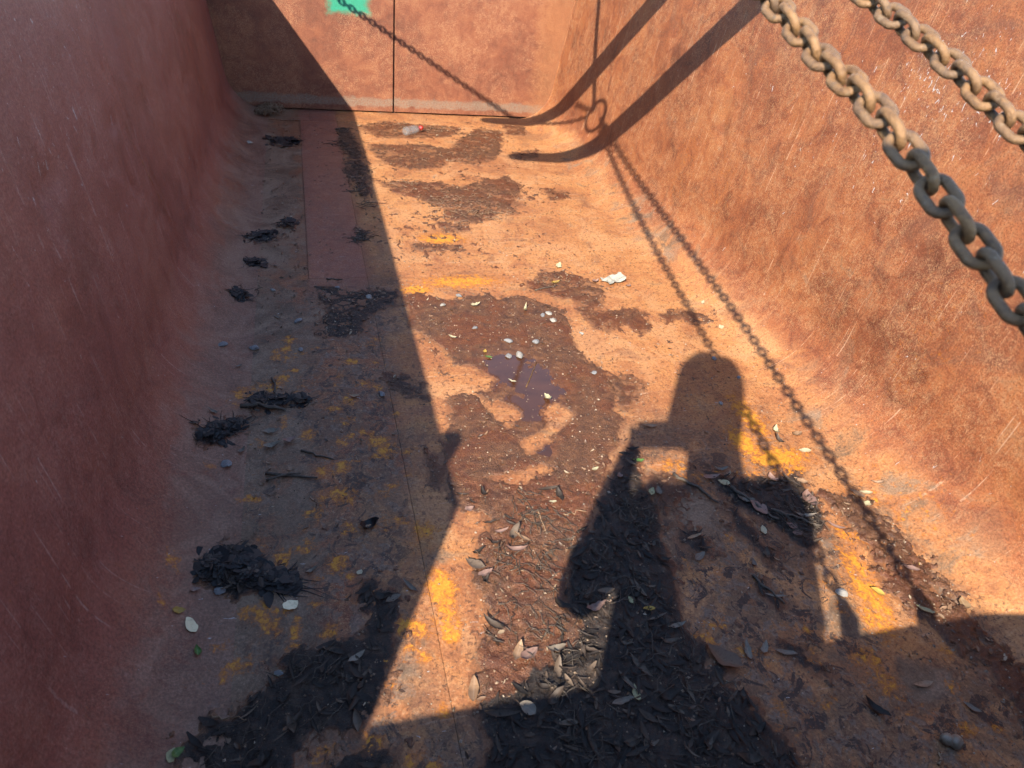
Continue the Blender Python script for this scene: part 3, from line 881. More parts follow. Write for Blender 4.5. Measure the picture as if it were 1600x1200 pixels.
# scattered crumbs of soil over the floor
cr = fbm(GX * 38, GY * 30, 4, 4, .62) + .35 * fbm(GX * 5, GY * 4, 2, 3)
thr = .62 - .27 * sstep(2.4, 2.8, GY) * sstep(.15, .35, GX) * sstep(1.35, 1.05, GX)
crumb = np.where(cr > thr, .0022 * np.tanh((cr - thr) / .05), -.02)
zone = sstep(.9, 1.2, GX + .3 * fbm(GX * 3, GY * 2, 1)) * sstep(2.3, 2.0, GY)
crumb = np.where((GX > 1.42) | (GX < -.2), -.02, crumb)
up = crumb > HH
HH = np.where(up, crumb, HH); DK = np.where(up & (DK < .3), .25, DK)
# spatter that thins out away from the mud
sp = fbm(GX * 55, GY * 46, 7, 4, .66)
lim = .10 + .75 * np.clip(-SDM / .075, 0, 1)
frn = np.where((SDM > -.075) & (sp > lim), .0016 * np.tanh((sp - lim) / .06), -.02)
up = frn > HH
HH = np.where(up, frn, HH); DK = np.where(up & (DK < .2), .15, DK)
# puddle: wettest in the middle of the main patch
PUD = [(0.617, 1.844, .13, .17), (0.672, 1.765, .12, .20), (0.604, 1.636, .08, .10), (0.612, 1.454, .04, .05)]
for cx, cy, rx, ry in PUD:
    WET = np.maximum(WET, np.clip(1.25 - np.sqrt(((wx - cx) / rx) ** 2 + ((wy - cy) / ry) ** 2), 0, 1))
inside = HH > .0006
lump = .0022 * fbm(GX * 60, GY * 60, 0, 4, .7) + .0026 * (.35 - np.abs(fbm(GX * 42 + .02 * GY, GY * 60, 5, 3, .6)))
rough_zone = sstep(1.45, 1.15, GY)
lump = lump * (.22 + 1.9 * rough_zone) * (1 - .95 * np.clip(WET * 1.4, 0, 1))
lump = lump + LIT * (.0042 * np.abs(fbm(GX * 34, GY * 34, 2, 4, .65)) + .002 * fbm(GX * 90, GY * 90, 1, 3))
HF = HH + np.where(HH > 0, lump * sstep(0, .002, HH), 0)
DIP = sstep(.25, .95, WET + .42 * fbm(GX * 26, GY * 20, 3, 6, .72))
HRAW = HF.copy()
HF = np.where(HH > 0, HF - .0022 * DIP * sstep(0, .003, HH), HF)
MZ = BASEZ + HF


def mud_height(x, y):
    """height of the mud or floor surface at x, y"""
    j = int(np.clip(np.searchsorted(gx, x), 1, len(gx) - 1)); i = int(np.clip(np.searchsorted(gy, y), 1, len(gy) - 1))
    return float(max(MZ[i, j], BASEZ[i, j]))


def stain_at(x, y):
    """damp brown stain on the steel round the mud"""
    j = np.clip(np.searchsorted(gx, x), 0, len(gx) - 1); i = np.clip(np.searchsorted(gy, y), 0, len(gy) - 1)
    d = SDM[i, j]
    return np.where((y < gy[0]) | (y > gy[-1]), 0, .85 * sstep(-.035, .010, d))


def floor_plate(x0, x1, y0, y1, z=0., res=.011, seed=0):
    nx = max(2, int((x1 - x0) / res) + 1); ny = max(2, int((y1 - y0) / res) + 1)
    X, Y = np.meshgrid(np.linspace(x0, x1, nx), np.linspace(y0, y1, ny))
    Z = z + .0016 * fbm(X * 3, Y * 3 + seed, 5) + .0007 * fbm(X * 14, Y * 14, 1)
    e = np.minimum(X - XL, XR - X)
    Z = np.where(e < .08, Z * np.clip(e / .08, 0, 1), Z)
    ed = np.minimum(np.minimum(np.where(x0 > XL + .01, X - x0, 1), np.where(x1 < XR - .01, x1 - X, 1)), np.minimum(Y - y0, y1 - Y))
    Z = Z - .0012 * (ed < .001)
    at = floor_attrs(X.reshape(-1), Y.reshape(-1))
    at['stain'] = stain_at(X.reshape(-1), Y.reshape(-1))
    V = np.stack([X, Y, Z], -1).reshape(-1, 3)
    i = np.arange(nx * ny).reshape(ny, nx)
    Q = np.stack([i[:-1, :-1], i[:-1, 1:], i[1:, 1:], i[1:, :-1]], -1).reshape(-1, 4)
    ring = np.concatenate([i[0, :], i[1:, -1], i[-1, -2::-1], i[-2:0:-1, 0]])
    n = len(V); m = len(ring)
    V1 = V[ring].copy(); V2 = V1.copy(); V2[:, 2] = -.0155
    k = np.arange(m)
    S = np.stack([n + k, n + m + k, n + m + (k + 1) % m, n + (k + 1) % m], -1)
    uv = np.stack([V[:, 0], V[:, 1]], -1)
    at = {kk: np.concatenate([v, v[ring], v[ring]]) for kk, v in at.items()}
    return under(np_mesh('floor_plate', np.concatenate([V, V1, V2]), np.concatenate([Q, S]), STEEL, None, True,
                         np.concatenate([uv, uv[ring], uv[ring]]), at))


G = .0005
SX1, SX2 = -.010, .210
SEAM_Y = 2.535
for j, (ya, yb) in enumerate(((FRONT_Y + .014, SEAM_Y - G), (SEAM_Y + G, 4.640 - G), (4.640 + G, DOOR_Y + .02))):
    if j == 0:
        floor_plate(XL, SX2 - G, ya, yb, 0., seed=1 + j)
        floor_plate(SX2 + G, XR, ya, yb, 0., seed=4 + j)
    elif j == 1:
        floor_plate(XL, SX1 - G, ya, yb, -.004, seed=7)
        floor_plate(SX1 + G, SX2 - G, ya, yb, .001, seed=8)
        floor_plate(SX2 + G, XR, ya, yb, 0., seed=9)
    else:
        for k, (xa, xb) in enumerate(((XL, .05 - G), (.05 + G, SX2 - G), (SX2 + G, 1.16 - G), (1.16 + G, XR))):
            floor_plate(xa, xb, ya, yb, .002, seed=20 + k)


keepv = HF > -.0035
ii = np.arange(GX.size).reshape(GX.shape)
kq = keepv[:-1, :-1] | keepv[:-1, 1:] | keepv[1:, 1:] | keepv[1:, :-1]
kq &= (np.maximum(np.maximum(HF[:-1, :-1], HF[:-1, 1:]), np.maximum(HF[1:, 1:], HF[1:, :-1])) > -.0008)
Q = np.stack([ii[:-1, :-1][kq], ii[:-1, 1:][kq], ii[1:, 1:][kq], ii[1:, :-1][kq]], -1)
used = np.unique(Q)
remap = np.zeros(GX.size, dtype=np.int64); remap[used] = np.arange(len(used))
V = np.stack([GX, GY, np.maximum(MZ, BASEZ - .004)], -1).reshape(-1, 3)[used]
mud = np_mesh('mud', V, remap[Q], MUDMAT, None, True, None,
              dict(dark=DK.reshape(-1)[used], wet=WET.reshape(-1)[used], thick=sstep(-.001, .0032, HRAW).reshape(-1)[used]))
tag(mud, 'wet brown mud and dark matted muck spread in patches over the skip floor', 'mud', kind='stuff')

# puddle of standing water over the low middle of the mud
wmat = NT('puddle_water')
_wn = wmat.noise(wmat.pos(), 9, 4, .6, .6)
wmat.fin(wmat.ramp(_wn, [(.35, (.075, .030, .016)), (.65, (.115, .045, .022))]), .06, wmat.bump(wmat.noise(wmat.pos(), 30, 2), .05, .001), spec=.30)
LEVEL = .0023
wetq = (WET > .02) & (HRAW > .0016)
kq = wetq[:-1, :-1] & wetq[1:, 1:] & wetq[:-1, 1:] & wetq[1:, :-1]
Q = np.stack([ii[:-1, :-1][kq], ii[:-1, 1:][kq], ii[1:, 1:][kq], ii[1:, :-1][kq]], -1)
used = np.unique(Q)
remap[used] = np.arange(len(used))
edge = sstep(.0016, .0030, HRAW)
V = np.stack([GX, GY, LEVEL * edge + (HF - .0006) * (1 - edge)], -1).reshape(-1, 3)[used]
pud = np_mesh('puddle', V, remap[Q], wmat.m, None, True)
tag(pud, 'shallow puddle of rusty water in the middle of the sunlit mud', 'puddle', kind='structure')


# ------------------------------------------------------------------ leaves
def leaf_mesh(name, L, W, curl, fold, mat, wav=0., seed=0, tip=1.0):
    r = random.Random(seed)
    n = 7
    V = []; UV = []; F = []
    for i in range(n + 1):
        t = i / n
        w = W * .5 * (math.sin(math.pi * t ** .85) ** .75) * (1 - .12 * t * tip)
        if i in (0, n): w = W * .03
        x = L * (t - .5)
        z = curl * ((t - .5) ** 2) * L * 2 + wav * r.uniform(-1, 1) * W
        yo = .08 * W * math.sin(3 * t + seed)
        for k, q in enumerate((-1, -.5, 0, .5, 1)):
            zz = z + fold * abs(q) ** 1.4 * w + wav * .5 * r.uniform(-1, 1) * w * abs(q)
            V.append((x, yo + q * w * (1 + (r.uniform(-.12, .12) if abs(q) == 1 else 0)), zz)); UV.append((t, q))
    for i in range(n):
        for k in range(4):
            a = i * 5 + k
            F.append((a, a + 5, a + 6, a + 1))
    me = bpy.data.meshes.new(name)
    me.from_pydata(V, [], F)
    set_uv(me, UV)
    me.polygons.foreach_set('use_smooth', [True] * len(F))
    me.materials.append(mat)
    me.update()
    return me


def put(me, name, x, y, rot, sc=1., tilt=(0, 0), dz=.0025, z=None):
    o = bpy.data.objects.new(name, me)
    COL.objects.link(o)
    if z is None: z = mud_height(x, y)
    # follow the slope of the trough's corner
    e = max(XL - x, x - XR, 0)
    slope = math.asin(min(e / RAD, .9)) * (1 if x < XL else -1)
    o.location = (x, y, z + dz)
    q = Quaternion((0, 1, 0), slope) @ Quaternion((0, 0, 1), rot) @ Quaternion((1, 0, 0), tilt[0]) @ Quaternion((0, 1, 0), tilt[1])
    o.rotation_mode = 'QUATERNION'
    o.rotation_quaternion = q
    o.scale = (sc, sc, sc)
    return o


# leaves that stand out one by one: x, y, turn (deg), length, width, curl, fold, material, label
SINGLE = [
    (-0.277, 0.998, 125, .040, .025, .10, .10, LEAF_CREAM, 'pale cream oval leaf lying flat in the shade near the left curve'),
    (-0.085, 1.023, 40, .033, .031, .05, .20, LEAF_CREAM, 'roundish cream leaf with dark holes below the black feathery clump'),
    (-0.302, 1.030, 10, .026, .016, .2, .2, LEAF_OCHRE, 'small ochre leaf just above the pale oval leaf at lower left'),
    (-0.262, 0.937, 100, .024, .014, .5, .6, LEAF_GREEN, 'small folded green leaf below the pale oval leaf at lower left'),
    (-0.283, 0.729, 70, .028, .018, .1, .1, LEAF_PALE, 'pale leaf at the left edge of the lower left black litter'),
    (-0.274, 0.733, 40, .026, .016, .3, .3, LEAF_GREEN, 'dull green leaf at the left edge of the lower left black litter'),
    (0.130, 1.003, 25, .038, .018, .15, .15, LEAF_GREY, 'grey oval leaf on the round black stain left of the sunlit wedge'),
    (0.169, 1.031, 130, .044, .012, .3, .5, LEAF_GREY, 'narrow grey leaf crossing the shadow edge above the round black stain'),
    (0.041, 0.871, 30, .040, .014, .2, .2, LEAF_GREY, 'grey-green leaf lying on the lower left black litter'),
    (-0.110, 0.867, 20, .016, .012, .1, .1, LEAF_PALE, 'tiny pale leaf at the top of the lower left black litter'),
    (0.101, 1.759, 170, .032, .016, .3, .3, LEAF_TAN, 'small tan leaf in the shade left of the long floor seam'),
    (0.100, 1.228, 15, .050, .034, .5, .4, LEAF_BLACK, 'crumpled black leaf standing up in the shade'),
    (-0.132, 1.617, 5, .040, .022, .4, .4, LEAF_GREY, 'grey curled leaf beside the pale crumpled leaves in the left shade'),
    (-0.131, 1.556, 20, .046, .020, .5, .5, LEAF_GREY, 'left one of the pale crumpled leaves in the left shade'),
    (-0.086, 1.572, 30, .042, .018, .6, .6, LEAF_PINK, 'right one of the pale crumpled leaves in the left shade'),
    (-0.289, 1.703, 160, .030, .014, .4, .5, LEAF_GREY, 'pale green-grey leaf chip beside the left curve'),
    (-0.233, 1.949, 30, .024, .008, .5, .6, LEAF_GREY, 'tiny pale curled leaf above the bark twig'),
    (-0.121, 2.245, 130, .036, .012, .3, .4, LEAF_GREY, 'narrow pale leaf beside the blue-grey pebble'),
    (-0.278, 1.085, 20, .022, .012, .4, .4, LEAF_PINK, 'pinkish leaf chip left of the black feathery clump'),
    (-0.040, 1.110, 35, .026, .010, .5, .6, LEAF_GREY, 'curled pale leaf right of the black feathery clump'),
    (0.064, 1.089, 60, .016, .013, .1, .1, LEAF_PALE, 'tiny white leaf chip left of the sunlit wedge'),
    (-0.207, 1.547, 50, .026, .012, .5, .5, LEAF_GREY, 'small curled grey leaf above the crossed twigs'),
    # sunlit
    (0.585, 2.279, 15, .044, .020, .4, .4, LEAF_PALE, 'pale yellow leaf at the top of the sunlit mud'),
    (0.459, 2.061, 130, .036, .014, .3, .3, LEAF_PALE, 'pale sliver of leaf on the left of the sunlit mud'),
    (0.767, 2.228, 70, .046, .012, 1.0, .5, LEAF_PALE, 'pale curled leaf at the upper right of the sunlit mud'),
    (0.602, 1.783, 140, .030, .010, .3, .3, LEAF_PALE, 'narrow pale leaf floating on the puddle'),
    (0.690, 1.680, 110, .036, .020, .5, .6, LEAF_PALE, 'pale folded leaf at the lower right edge of the puddle'),
    (0.550, 1.959, 70, .024, .014, .4, .4, LEAF_OCHRE, 'small yellow leaf beside the green leaf on the sunlit mud'),
    (0.556, 1.927, 150, .028, .014, .2, .2, LEAF_GREEN, 'small green leaf at the left of the puddle'),
    (0.728, 1.342, 10, .024, .012, .2, .2, LEAF_PALE, 'small pale yellow leaf on bare mud left of the phone shadow'),
    (1.017, 2.589, 60, .040, .026, .6, .6, LEAF_PALE, 'pale curled leaf above the debris left of the paper scrap'),
    (0.957, 2.446, 20, .040, .022, .4, .4, LEAF_OCHRE, 'yellow-green leaf on the debris left of the paper scrap'),
    (1.130, 2.443, 30, .034, .024, .7, .7, LEAF_PINK, 'pink crumpled leaf touching the paper scrap'),
    (1.263, 2.402, 10, .024, .018, .5, .5, LEAF_PINK, 'small pink leaf right of the paper scrap'),
    (1.495, 2.038, 80, .026, .022, .1, .1, LEAF_PALE, 'small round white leaf between the two chain shadows'),
    (1.512, 2.223, 40, .020, .014, .1, .1, LEAF_PALE, 'small yellowish leaf left of the upper right chain shadow'),
    (1.361, 1.429, 60, .040, .018, .8, .8, LEAF_PALE, 'pale curled leaf upper left of the yellow rust patch'),
    (1.349, 1.387, 95, .044, .016, .8, .6, LEAF_DARK, 'dark curled leaf standing on the yellow rust patch'),
    (1.427, 1.408, 20, .036, .022, .4, .5, LEAF_TAN, 'tan leaf right of the dark curled leaf in the sun'),
    (1.405, 1.334, 170, .040, .018, .15, .15, LEAF_PALE, 'pale cream leaf on the right of the yellow rust patch'),
    (1.443, 1.137, 115, .048, .022, .4, .5, LEAF_TAN, 'orange-tan leaf at the top of the mud strip by the right wall'),
    (1.473, 1.136, 155, .036, .014, .3, .3, LEAF_PALE, 'pale leaf lying in the chain shadow by the right wall'),
    (1.449, 1.100, 175, .036, .018, .2, .2, LEAF_PALE, 'cream leaf just below the chain shadow by the right wall'),
    (1.524, 1.155, 150, .034, .010, .6, .5, LEAF_TAN, 'narrow curled leaf on the curve right of the chain shadow'),
    (1.271, 0.826, 140, .034, .020, .3, .4, LEAF_OCHRE, 'bright yellow leaf between the bulkhead shadow and the mud strip'),
    (1.347, 0.754, 140, .042, .016, .2, .2, LEAF_PALE, 'large pale cream leaf on the mud strip near the shadow edge'),
    (1.402, 0.869, 150, .042, .016, .3, .4, LEAF_PINK, 'greyish pink leaf in the middle of the mud strip'),
    (1.433, 0.891, 120, .030, .016, .2, .3, LEAF_OCHRE, 'olive leaf beside the chain shadow on the mud strip'),
    (1.465, 0.754, 60, .034, .026, .4, .4, LEAF_TAN, 'brown leaf where the chain shadow meets the shadow edge'),
    (1.301, 1.036, 140, .050, .012, .4, .5, LEAF_PINK, 'narrow twisted leaf at the right edge of the figure shadow'),
    # inside the figure's shadow
    (0.968, 1.510, 175, .048, .016, .10, .1, LEAF_TAN, 'narrow tan leaf in the phone shadow'),
    (0.865, 1.358, 170, .034, .016, .3, .3, LEAF_GREEN, 'dull green leaf below the phone shadow'),
    (0.785, 1.305, 80, .020, .018, .4, .4, LEAF_PINK, 'small pink leaf at the left edge of the figure shadow'),
    (1.073, 1.235, 140, .034, .022, .15, .15, LEAF_PALE, 'cream oval leaf below the neck of the figure shadow'),
    (1.095, 1.291, 160, .042, .014, .6, .5, LEAF_GREY, 'pale curled leaf above the cream oval leaf in the figure shadow'),
    (1.047, 1.263, 5, .060, .018, .3, .4, LEAF_PINK, 'long pinkish leaf left of the cream oval leaf in the figure shadow'),
    (0.852, 1.232, 60, .030, .018, .3, .3, LEAF_PALE, 'left one of two pale leaves on the dark litter in the figure shadow'),
    (0.870, 1.229, 85, .032, .018, .3, .3, LEAF_GREY, 'right one of two pale leaves on the dark litter in the figure shadow'),
    (1.119, 1.128, 120, .056, .034, .15, .2, LEAF_PINK, 'broad dusty pink leaf in the figure shadow'),
    (1.098, 1.161, 155, .050, .016, .6, .7, LEAF_GREY, 'whitish crumpled leaf left of the broad pink leaf'),
    (1.228, 1.232, 80, .038, .028, .4, .4, LEAF_PINK, 'pinkish leaf at the top of the shoulder shadow'),
    (1.307, 1.210, 125, .040, .022, .3, .4, LEAF_TAN, 'brown leaf at the edge of the shoulder shadow'),
    (1.287, 1.138, 70, .070, .044, .3, .4, LEAF_PINK, 'large brown-pink leaf on the shoulder shadow'),
    (1.095, 1.057, 80, .030, .018, .1, .2, LEAF_PALE, 'small pale leaf below the broad pink leaf'),
    (1.174, 1.052, 150, .030, .020, .2, .2, LEAF_PINK, 'upper one of two small pinkish leaves on the shoulder shadow'),
    (1.175, 1.026, 170, .030, .018, .2, .2, LEAF_PINK, 'lower one of two small pinkish leaves on the shoulder shadow'),
    (1.230, 1.078, 160, .060, .014, .5, .5, LEAF_GREY, 'long pale curled leaf above the two small pinkish leaves'),
    (0.880, 1.001, 25, .042, .020, .15, .2, LEAF_GREY, 'pale grey leaf in the middle of the figure shadow'),
    (0.896, 1.062, 10, .050, .010, .2, .3, LEAF_TAN, 'narrow brown leaf above the pale grey leaf'),
    (1.009, 0.959, 80, .028, .012, .3, .3, LEAF_GREY, 'small grey leaf right of the middle of the figure shadow'),
    (0.652, 0.903, 100, .022, .012, .2, .2, LEAF_PALE, 'tiny pale yellow-green leaf on the black litter beside the elbow shadow'),
    (0.685, 0.873, 175, .030, .012, .2, .2, LEAF_OCHRE, 'small yellowish leaf on the black litter'),
    (0.732, 0.822, 5, .042, .012, .4, .4, LEAF_GREY, 'narrow grey leaf on the right of the black litter'),
    (0.575, 0.687, 75, .038, .016, .2, .3, LEAF_PALE, 'small cream leaf standing out on the black litter at the bottom'),
    (0.541, 0.675, 5, .050, .014, .3, .4, LEAF_GREY, 'pale grey leaf left of the small cream leaf at the bottom'),
    (0.799, 0.730, 130, .080, .046, .25, .4, LEAF_BROWN, 'large brown broad leaf at the right edge of the black litter'),
    (0.862, 0.737, 80, .046, .016, .3, .4, LEAF_GREY, 'left one of two pale leaves beside the large brown broad leaf'),
    (0.902, 0.736, 50, .040, .016, .3, .4, LEAF_GREY, 'right one of two pale leaves beside the large brown broad leaf'),
    (0.943, 0.717, 160, .052, .014, .2, .2, LEAF_GREY, 'narrow grey leaf on bare steel right of the large brown broad leaf'),
    (1.005, 0.858, 155, .050, .008, .2, .3, LEAF_GREY, 'thin grey leaf on bare steel in the lower part of the figure shadow'),
    (1.204, 0.592, 175, .050, .014, .2, .3, LEAF_TAN, 'brown leaf on bare steel in the shaded lower right corner'),
    (1.061, 0.564, 120, .056, .020, .5, .6, LEAF_DARK, 'dark folded leaf on bare steel in the shaded lower right'),
    (1.273, 0.525, 125, .036, .012, .3, .4, LEAF_GREY, 'small grey leaf at the far right of the shaded corner'),
    # sunlit litter
    (0.386, 0.813, 30, .046, .026, .4, .4, LEAF_PINK, 'pinkish curled leaf standing in the sunlit litter'),
    (0.364, 0.823, 60, .048, .022, .4, .5, LEAF_TAN, 'tan folded leaf catching the sun in the litter'),
    (0.446, 0.815, 170, .044, .018, .6, .5, LEAF_GREY, 'glossy grey curled leaf in the sunlit litter'),
    (0.565, 0.895, 10, .052, .022, .7, .5, LEAF_PINK, 'pale rimmed curled leaf below the elbow shadow'),
    (0.330, 0.899, 130, .056, .016, .5, .6, LEAF_DARK, 'dark narrow leaf at the left edge of the sunlit litter'),
    (0.326, 1.066, 150, .050, .026, .3, .3, LEAF_DARK, 'dark grey half round leaf left of the sunlit litter'),
    (0.343, 1.033, 20, .038, .018, .3, .3, LEAF_PINK, 'pinkish leaf just below the dark half round leaf'),
    (0.349, 1.244, 10, .024, .018, .3, .3, LEAF_PINK, 'small pink leaf at the tip of the sunlit wedge'),
    (0.412, 1.158, 10, .040, .012, .4, .5, LEAF_PINK, 'pinkish leaf at the left of the lower sunlit mud'),
    (0.457, 1.129, 130, .050, .012, .2, .3, LEAF_TAN, 'narrow orange-tan leaf on the lower sunlit mud'),
    (0.570, 1.237, 170, .022, .010, .2, .2, LEAF_PALE, 'tiny white leaf on the lower sunlit mud'),
    (0.431, 1.092, 170, .056, .016, .6, .6, LEAF_PINK, 'pinkish crumpled leaf in the lower sunlit mud'),
    (0.258, 0.759, 80, .056, .022, .3, .4, LEAF_TAN, 'tan leaf hanging at the left end of the sunlit litter by the shadow edge'),
    (0.349, 0.694, 140, .036, .030, .3, .3, LEAF_GREY, 'bluish ribbed leaf just inside the bottom shadow edge'),
]
CARR = {LEAF_PALE, LEAF_OCHRE}
leaf_no = 0
taken = []
for x, y, a, L, W, cu, fo, mt, lab in SINGLE:
    leaf_no += 1
    me = leaf_mesh('fallen_leaf', L, W, cu, fo, mt, .05 + .12 * min(cu, .6), leaf_no, 1)
    o = put(me, 'fallen_leaf', x, y, R_(a), 1., (random.uniform(-.1, .1), random.uniform(-.1, .1)), .003)
    tag(o, lab, 'leaf')
    taken.append((x, y))

# dark wet leaves lying on the litter: the nearest ones one by one, the rest as stuff
variants = [leaf_mesh('litter_leaf', L, W, c, f, LEAF_DARK, w, 100 + i)
            for i, (L, W, c, f, w) in enumerate(((.052, .010, .3, .5, .15), (.044, .012, .5, .4, .25), (.062, .010, .2, .6, .15), (.034, .013, .6, .5, .25),
                                                 (.066, .013, .3, .5, .2), (.046, .007, .4, .6, .12), (.050, .019, .5, .4, .35)))]


def litter_points(n, test, x0, x1, y0, y1, pw=1.):
    out = []
    tries = 0
    while len(out) < n and tries < n * 60:
        tries += 1
        x = random.uniform(x0, x1); y = y0 + (y1 - y0) * random.random() ** pw
        j = int(np.searchsorted(gx, x)); i = int(np.searchsorted(gy, y))
        if j >= len(gx) or i >= len(gy): continue
        if random.random() < test(i, j): out.append((x, y))
    return out


zones = [
    ('dark wet leaf matted in the black litter at the bottom centre', 'dark leaves matted in the bottom centre litter', 130,
     lambda i, j: LIT[i, j] * DK[i, j], .30, 1.05, .42, 1.15),
    ('dark wet leaf matted in the black litter at lower left', 'dark leaves matted in the lower left litter', 34,
     lambda i, j: LIT[i, j] * DK[i, j], -.20, .20, .55, 1.1),
    ('dark leaf in the debris on the shoulder shadow', 'dark leaves in the shoulder shadow debris', 26,
     lambda i, j: LIT[i, j] * DK[i, j], .98, 1.40, .9, 1.45),
    ('brown leaf curled in the sunlit litter left of the figure shadow', 'brown leaves in the sunlit litter', 24,
     lambda i, j: float(HH[i, j] > .001) * (1 - LIT[i, j]), .33, .68, .72, 1.30),
]
for lab, grp, n, test, x0, x1, y0, y1 in zones:
    for x, y in litter_points(n, test, x0, x1, y0, y1):
        me = random.choice(variants)
        o = put(me, 'dead_leaf', x, y, random.uniform(0, 6.28), random.uniform(.40, 1.1),
                (random.gauss(0, .16), random.gauss(0, .10)), random.uniform(.001, .004))
        tag(o, lab, 'leaf', grp)


def joined_leaves(name, pts, mat, smin, smax, L=.045, W=.014, tl=.3, dz=(.001, .006)):
    V = []; F = []; UV = []
    n = 4
    for x, y in pts:
        z = mud_height(x, y)
        sc = random.uniform(smin, smax)
        q = Quaternion((0, 0, 1), random.uniform(0, 6.28)) @ Quaternion((1, 0, 0), random.gauss(0, tl)) @ Quaternion((0, 1, 0), random.gauss(0, tl * .6))
        cu = random.uniform(0, .9); fo = random.uniform(.1, .7); ww = W * random.uniform(.35, 1.5)
        b = len(V)
        for i in range(n + 1):
            t = i / n
            w = ww * .5 * math.sin(math.pi * min(max(t, .06), .94)) ** .8
            for s in (-1, 0, 1):
                p = Vector((L * (t - .5), s * w, cu * (t - .5) ** 2 * L + fo * abs(s) * w)) * sc
                p.rotate(q)
                V.append((x + p.x, y + p.y, z + random.uniform(0, .0002) + p.z + dz[0])); UV.append((t, s))
        for i in range(n):
            for k in range(2):
                a = b + i * 3 + k
                F.append((a, a + 3, a + 4, a + 1))
    o = mesh_obj(name, V, F, mat, None, True, UV)
    return o


lit2 = NT('litter_mix')
_c = lit2.ramp(lit2.island(), [(0, (.020, .017, .016)), (.6, (.045, .034, .028)), (.88, (.090, .062, .045)), (1, (.21, .15, .105))])
_n = lit2.noise(lit2.pos(), 220, 4, .6)
LITTER = lit2.fin(lit2.mix(.3, _c, lit2.ramp(_n, [(.3, .2), (.7, .8)]), 'OVERLAY'), .6, lit2.bump(_n, .4, .001), spec=.15)
pts = litter_points(900, lambda i, j: LIT[i, j] * DK[i, j], -.25, 1.45, .36, 1.5)
pts += litter_points(260, lambda i, j: LIT[i, j] * DK[i, j], -.30, .3, 1.0, 4.7)
lo = joined_leaves('leaf_litter', pts, LITTER, .20, 1.0, .044, .0115, .12)
tag(lo, 'small dark rotting leaves and shreds packed in the black litter', 'leaf litter', kind='stuff')

# brown shreds and chips in the sunlit mud and the far debris
shm = NT('shred_mix')
_c = shm.ramp(shm.island(), [(0, (.06, .030, .016)), (.4, (.15, .075, .035)), (.80, (.22, .115, .06)), (.95, (.34, .21, .12)), (1, (.52, .40, .26))])
SHRED = shm.fin(_c, .5, spec=.4)
pts = litter_points(330, lambda i, j: float(HH[i, j] > .0008) * (1 - LIT[i, j]) * (.08 if WET[i, j] > .3 else 1.), .26, .95, .70, 1.45)
pts += litter_points(260, lambda i, j: float(HH[i, j] > .0008) * (1 - WET[i, j]), .3, 1.2, 1.45, 2.6)
pts += litter_points(1300, lambda i, j: float(HH[i, j] > .0008) * (1 - LIT[i, j]), .20, 1.45, 2.4, 4.8)
pts += litter_points(260, lambda i, j: 1., .20, 1.40, 2.3, 4.8)
pts += litter_points(300, lambda i, j: float(HH[i, j] > .0008) * (1 - LIT[i, j]), 1.0, 1.55, .6, 1.6)
pts += litter_points(900, lambda i, j: float(HH[i, j] > .0008), -.2, .3, 1.4, 4.8)
pts += litter_points(420, lambda i, j: 1., -.20, .12, 1.2, 4.8)
pts += litter_points(420, lambda i, j: .4, -.18, 1.42, .6, 4.6, 1.6)
sh = joined_leaves('leaf_shreds', pts, SHRED, .10, .42, .045, .016, .25)
tag(sh, 'small brown leaf shreds and chips scattered over the mud and floor', 'leaf shreds', kind='stuff')


# ------------------------------------------------------------------ pebbles
def pebble_mesh(seed):
    bm = bmesh.new()
    bmesh.ops.create_icosphere(bm, subdivisions=2, radius=1)
    r = random.Random(seed)
    ph = [(Vector((r.uniform(-1, 1), r.uniform(-1, 1), r.uniform(-1, 1))).normalized(), r.uniform(.5, .85)) for _ in range(11)]
    for v in bm.verts:
        for d, k in ph:
            e = v.co.dot(d)
            if e > k: v.co -= d * (e - k) * .85
    me = bpy.data.meshes.new('pebble')
    bm.to_mesh(me); bm.free()
    return me


